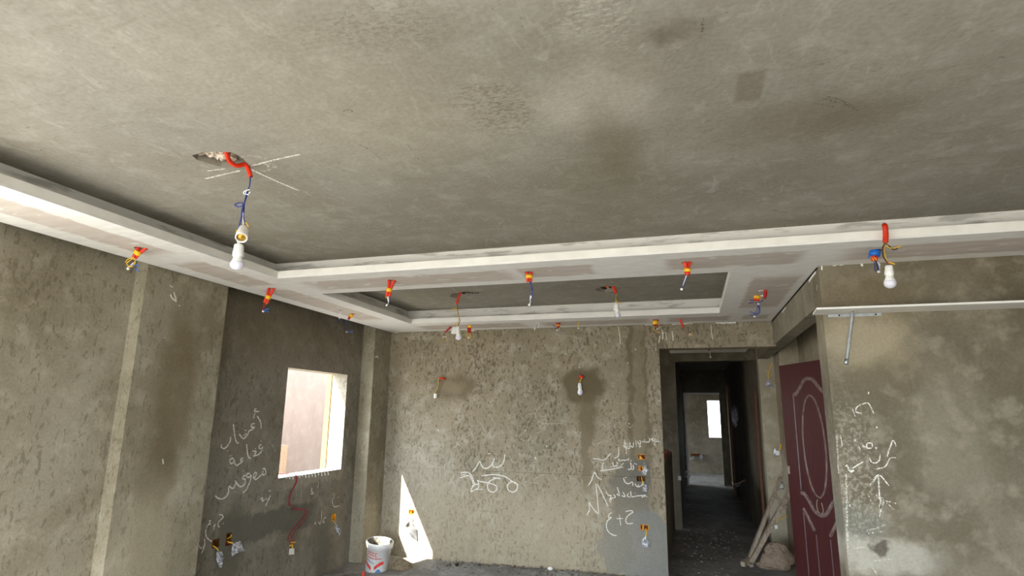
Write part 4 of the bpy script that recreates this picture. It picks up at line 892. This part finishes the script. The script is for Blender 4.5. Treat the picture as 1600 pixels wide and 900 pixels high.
# ================================================================== TIMBER FRAME, SACK, PLANK, LOW WALL
lad = thing('wooden_trestle', onz((1168, 886), 0), 'weathered narrow timber trestle leaning beside the dark red door', 'trestle')
A0 = onz((1171, 886), .0)+Vector((0, 0, .02)); A1 = ony((1236, 764), A0.y-.2)
B0 = onz((1166, 872), .0)+Vector((0, -.34, .05)); B1 = ony((1220, 746), B0.y-.06)
def frontup(a, b): return Vector((.2, -1, .1))
MB().beam(A0, A1, .045, .05, frontup(0, 0)).out('rail', 'timber', lad)
MB().beam(B0, B1, .035, .05, frontup(0, 0)).out('rail', 'timber', lad)
pa = lambda t: A0+(A1-A0)*t
pb = lambda t: B0+(B1-B0)*t
for t0, t1 in ((.02, .03), (.80, .80)): MB().beam(pb(t0)-Vector((0, .02, 0)), pa(t1)+(pa(t1)-pb(t0)).normalized()*.06-Vector((0, .02, 0)), .04, .03, (0, -1, 0)).out('rung', 'timber', lad)
MB().beam(onz((1161, 887), 0)+Vector((0, 0, .035)), onz((1168, 874), 0)+Vector((0, -.3, .06)), .05, .05).out('foot_block', 'timber', lad)

sc = onz((1213, 878), 0); SY = 7.40; SX = ony((1214, 862), SY).x
bm = bmesh.new(); bmesh.ops.create_icosphere(bm, subdivisions=5, radius=1); vs = []
for v in bm.verts:
    c = v.co; q = abs(noise.noise(c*2.6+Vector((1, 4, 2)))); fold = abs(c.x*.45+c.z+.12+.12*noise.noise(c*3))
    k = 1+.16*noise.noise(c*1.4+Vector((5, 2, 8)))-.14*max(0, 1-q*7)-.13*max(0, 1-fold*8)+.03*noise.noise(c*8)
    p = Vector((c.x*.17*k*(1-.16*max(0, c.z))-.07*max(0, -c.x)*max(0, -c.z), c.y*.13*k, c.z*.155*k))
    if c.z < -.45 and c.x < -.3: p.x -= .05; p.y -= .02
    p.z = max(p.z+.125, .004+.006*abs(noise.noise(c*9))); vs.append(Vector((SX, SY, 0))+p)
fs = [tuple(v.index for v in f.verts) for f in bm.faces]; bm.free()
mk('paper_sack', vs, fs, 'sack', smooth=True, loc=(SX, SY, 0), label='crumpled brown sack slumped on the floor beside the red door', cat='sack')
P0 = onx((1190, 785), XJ); P1 = onx((1183, 612), XJ)
MB().beam((XJ-.03, 8.55, .02), (XJ-.015, 8.62, P1.z*0+1.95), .028, .16, (0, 1, 0)).out('timber_plank', 'plank', label='tall brown timber plank standing upright against the corridor wall', cat='plank')
low = MB().box((-.56, 6.75, -.02), (-.30, 9.3, 1.10)).out('wall_low', 'corr', kind='structure', label='waist high mortar wall inside the dark doorway')
for i in range(4):
    MB().box((-.50, 7.5+i*.24, 1.10), (-.31, 7.72+i*.24, 1.165)).out('brick', 'brickred', low)
pst = MB().box((XJ-.05, 14.1, 0), (XJ-.002, 14.16, 2.3)).out('trim_2', 'plank', kind='structure', label='thin timber jamb on the dark corridor wall')

# ================================================================== BUCKET, DIRT, RUBBLE
bb = onz((588, 890), 0); bb.z = floor_z(bb.x, bb.y)-.004
s = 1/148.
tilt = Vector((.035, -.02, .295)); bt = bb+tilt
bucket = thing('plastic_bucket', bb, 'white plastic pail with red and blue print near the sun patch', 'bucket')
R0, R1 = .112, .128
prof = [(0, R0*.96), (.02, R0), (.80, R1*.985), (.805, R1*1.09), (.93, R1*1.12), (.985, R1*1.13), (1., R1*1.09), (.99, R1*1.03)]
MB().lathe(bb, bt, prof, 40, cap=False).out('pail', 'plastic', bucket, smooth=True)
MB().lathe(bt, bb, [(.01, R1*1.03), (.03, R1*.96), (.5, R1*.91), (.60, R0*.92), (.62, R0*.5), (.61, .002)], 40, cap=False).out('mortar_lining', plain('darkened_mortar_lining', (112, 106, 96), .9, .15, .12, bump=.5), bucket, smooth=True)  # mortar coat, its colour darkened to stand for the shaded inside
ax = tilt.normalized(); fwd = Vector((.25, -1, 0)); fwd = (fwd-ax*fwd.dot(ax)).normalized(); sd = ax.cross(fwd)
def pr(u, t):  # print: u = angle to the right as seen, t = height fraction
    rr = (R0+(R1*.985-R0)*(t-.02)/.78)+.0012
    return bb+tilt*t+(fwd*math.cos(u)+sd*math.sin(u))*rr
def strip(name, mat, edge_a, edge_b):
    vs = [pr(*e) for e in edge_a]+[pr(*e) for e in edge_b]; n = len(edge_a)
    mk(name, vs, [(i, i+1, n+i+1, n+i) for i in range(n-1)], mat, bucket)
MATS['pred'] = plain('red_print', (222, 74, 66), .4, .4, .08); MATS['pblue'] = plain('blue_print', (84, 140, 190), .4, .4, .08); MATS['pink'] = plain('faint_red_print', (232, 150, 142), .4, .4, .06)
us = [-1.1+2.2*i/24 for i in range(25)]
def line(t0, w, a, b, mat, dip): strip('printed_band', mat, [(u, t0+dip*u*u) for u in us if a <= u <= b], [(u, t0+w+dip*u*u) for u in us if a <= u <= b])
line(.50, .025, -1.1, .55, 'pred', .04)
strip('printed_band', 'pred', [(-1.1+.09*i, .30-.022*i) for i in range(10)], [(-1.1+.09*i, .39-.018*i) for i in range(10)])
strip('printed_arch', 'pred', [(.0+.09*i, .12+.20*math.sin(i/9*1.5)) for i in range(10)], [(.0+.09*i, .20+.22*math.sin(i/9*1.6+.2)) for i in range(10)])
strip('printed_spot', 'pblue', [(.12+.08*i, .04) for i in range(8)], [(.12+.08*i, .06+.11*math.sin(i/7*math.pi)) for i in range(8)])
def letter(mat, pts, w=.02):
    P = [pr(*p) for p in pts]; vs = []; fs = []
    for i, p in enumerate(P):
        t = (P[min(i+1, len(P)-1)]-P[max(i-1, 0)]); nn = (p-(bb+ax*((p-bb).dot(ax)))).normalized(); s2 = nn.cross(t).normalized()*.004; vs += [p-s2, p+s2]
        if i: fs.append((2*i-2, 2*i-1, 2*i+1, 2*i))
    mk('printed_letter', vs, fs, mat, bucket)
letter('pred', [(-.78, .70), (-.62, .71), (-.62, .62), (-.72, .60)])
for k in range(3):
    u0 = -.50+.24*k; letter('pred', [(u0+.16, .70-.01*k), (u0+.05, .715-.01*k), (u0, .66-.01*k), (u0+.05, .60-.01*k), (u0+.17, .615-.01*k)])
for k in range(4):
    u0 = -.85+.22*k; letter('pblue', [(u0, .46-.03*k), (u0+.08, .40-.02*k), (u0+.16, .45-.03*k)])

mc = onz((620, 886), 0)+Vector((.045, .02, 0)); bm = MB(); vs = []; fs = []
NR, NA = 10, 28
for i in range(NR+1):
    for k in range(NA):
        q = 2*math.pi*k/NA; r = i/NR; x = mc.x+.12*r*math.cos(q)*(1+.15*noise.noise(Vector((math.cos(q), math.sin(q), 2)))); y = mc.y+.13*r*math.sin(q)
        vs.append((x, y, floor_z(x, y)-.006+.085*(1-r*r)*(1+.3*noise.noise(Vector((x*9, y*9, 1))))+.008*noise.noise(Vector((x*40, y*40, 1)))))
for i in range(NR):
    for k in range(NA): fs.append((i*NA+k, i*NA+(k+1) % NA, (i+1)*NA+(k+1) % NA, (i+1)*NA+k))
mk('dirt_heap', vs, fs, 'sand', smooth=True, loc=(mc.x, mc.y, 0), label='small heap of sandy dirt right of the white pail', cat='dirt heap')
rm = MB(); rnd = random.Random(11)
for i in range(520):
    if i < 380: x = rnd.uniform(-2.75, -.35); y = YB-.022-abs(rnd.gauss(0, .16))
    else: x = rnd.uniform(-.2, .55); y = rnd.uniform(6.8, 9.5)
    if i == 380: rm.out('rubble', 'rubble', kind='stuff', label='fine grey mortar rubble scattered along the wall foot', cat='rubble'); rm = MB()
    r = rnd.uniform(.004, .013)*(1.5 if rnd.random() < .08 else 1)
    rm.blob((x, y, floor_z(x, y)+r*.3), (r*rnd.uniform(.8, 1.4), r, r*.7), .6, 6, 1, seed=i)
rm.out('rubble', 'rubble', kind='stuff', label='small grit scattered on the dim corridor floor', cat='rubble')
p = onz((860, 894), 0); p.z = floor_z(p.x, p.y)+.014
MB().blob(p, (.032, .022, .018), .2, 5, 2).out('white_pebble', 'stonew', smooth=False, loc=p, label='smooth white pebble on the floor by the back wall', cat='stone')
p = onz((714, 886), 0); p.z = floor_z(p.x, p.y)+.014
MB().blob(p, (.02, .02, .018), .5, 6, 2).out('dark_stone', 'dark', loc=p, label='small dark stone lump at the foot of the back wall', cat='stone')
p = onz((568, 903), 0); q = ony((567.5, 893), p.y)
MB().tube([Vector((p.x, p.y, 0)), q], .013, 10).out('red_tube_stub', 'red', loc=(p.x, p.y, 0), label='red conduit stub sticking up from the floor in front of the pail', cat='conduit')

# ================================================================== OUTSIDE
mk('ground_outside', [(-60, -60, -.25), (60, -60, -.25), (60, 80, -.25), (-60, 80, -.25)], [(0, 1, 2, 3)], 'ground', kind='structure', label='sandy ground outside the house')
ow = MB().box((-6.4, 6.2, -.25), (-6.2, 16, 3.0)).out('neighbour_wall', 'outer', label='pale pink plastered wall seen through the raw window', cat='wall')
g = MB().box((-6.195, 7.7, 1.05), (-6.06, 8.1, 1.1)).box((-6.195, 7.95, -.2), (-6.06, 8.1, 1.05)); g.out('pier', plain('tan_pier', (148, 122, 98), .9, .2, .04), ow)
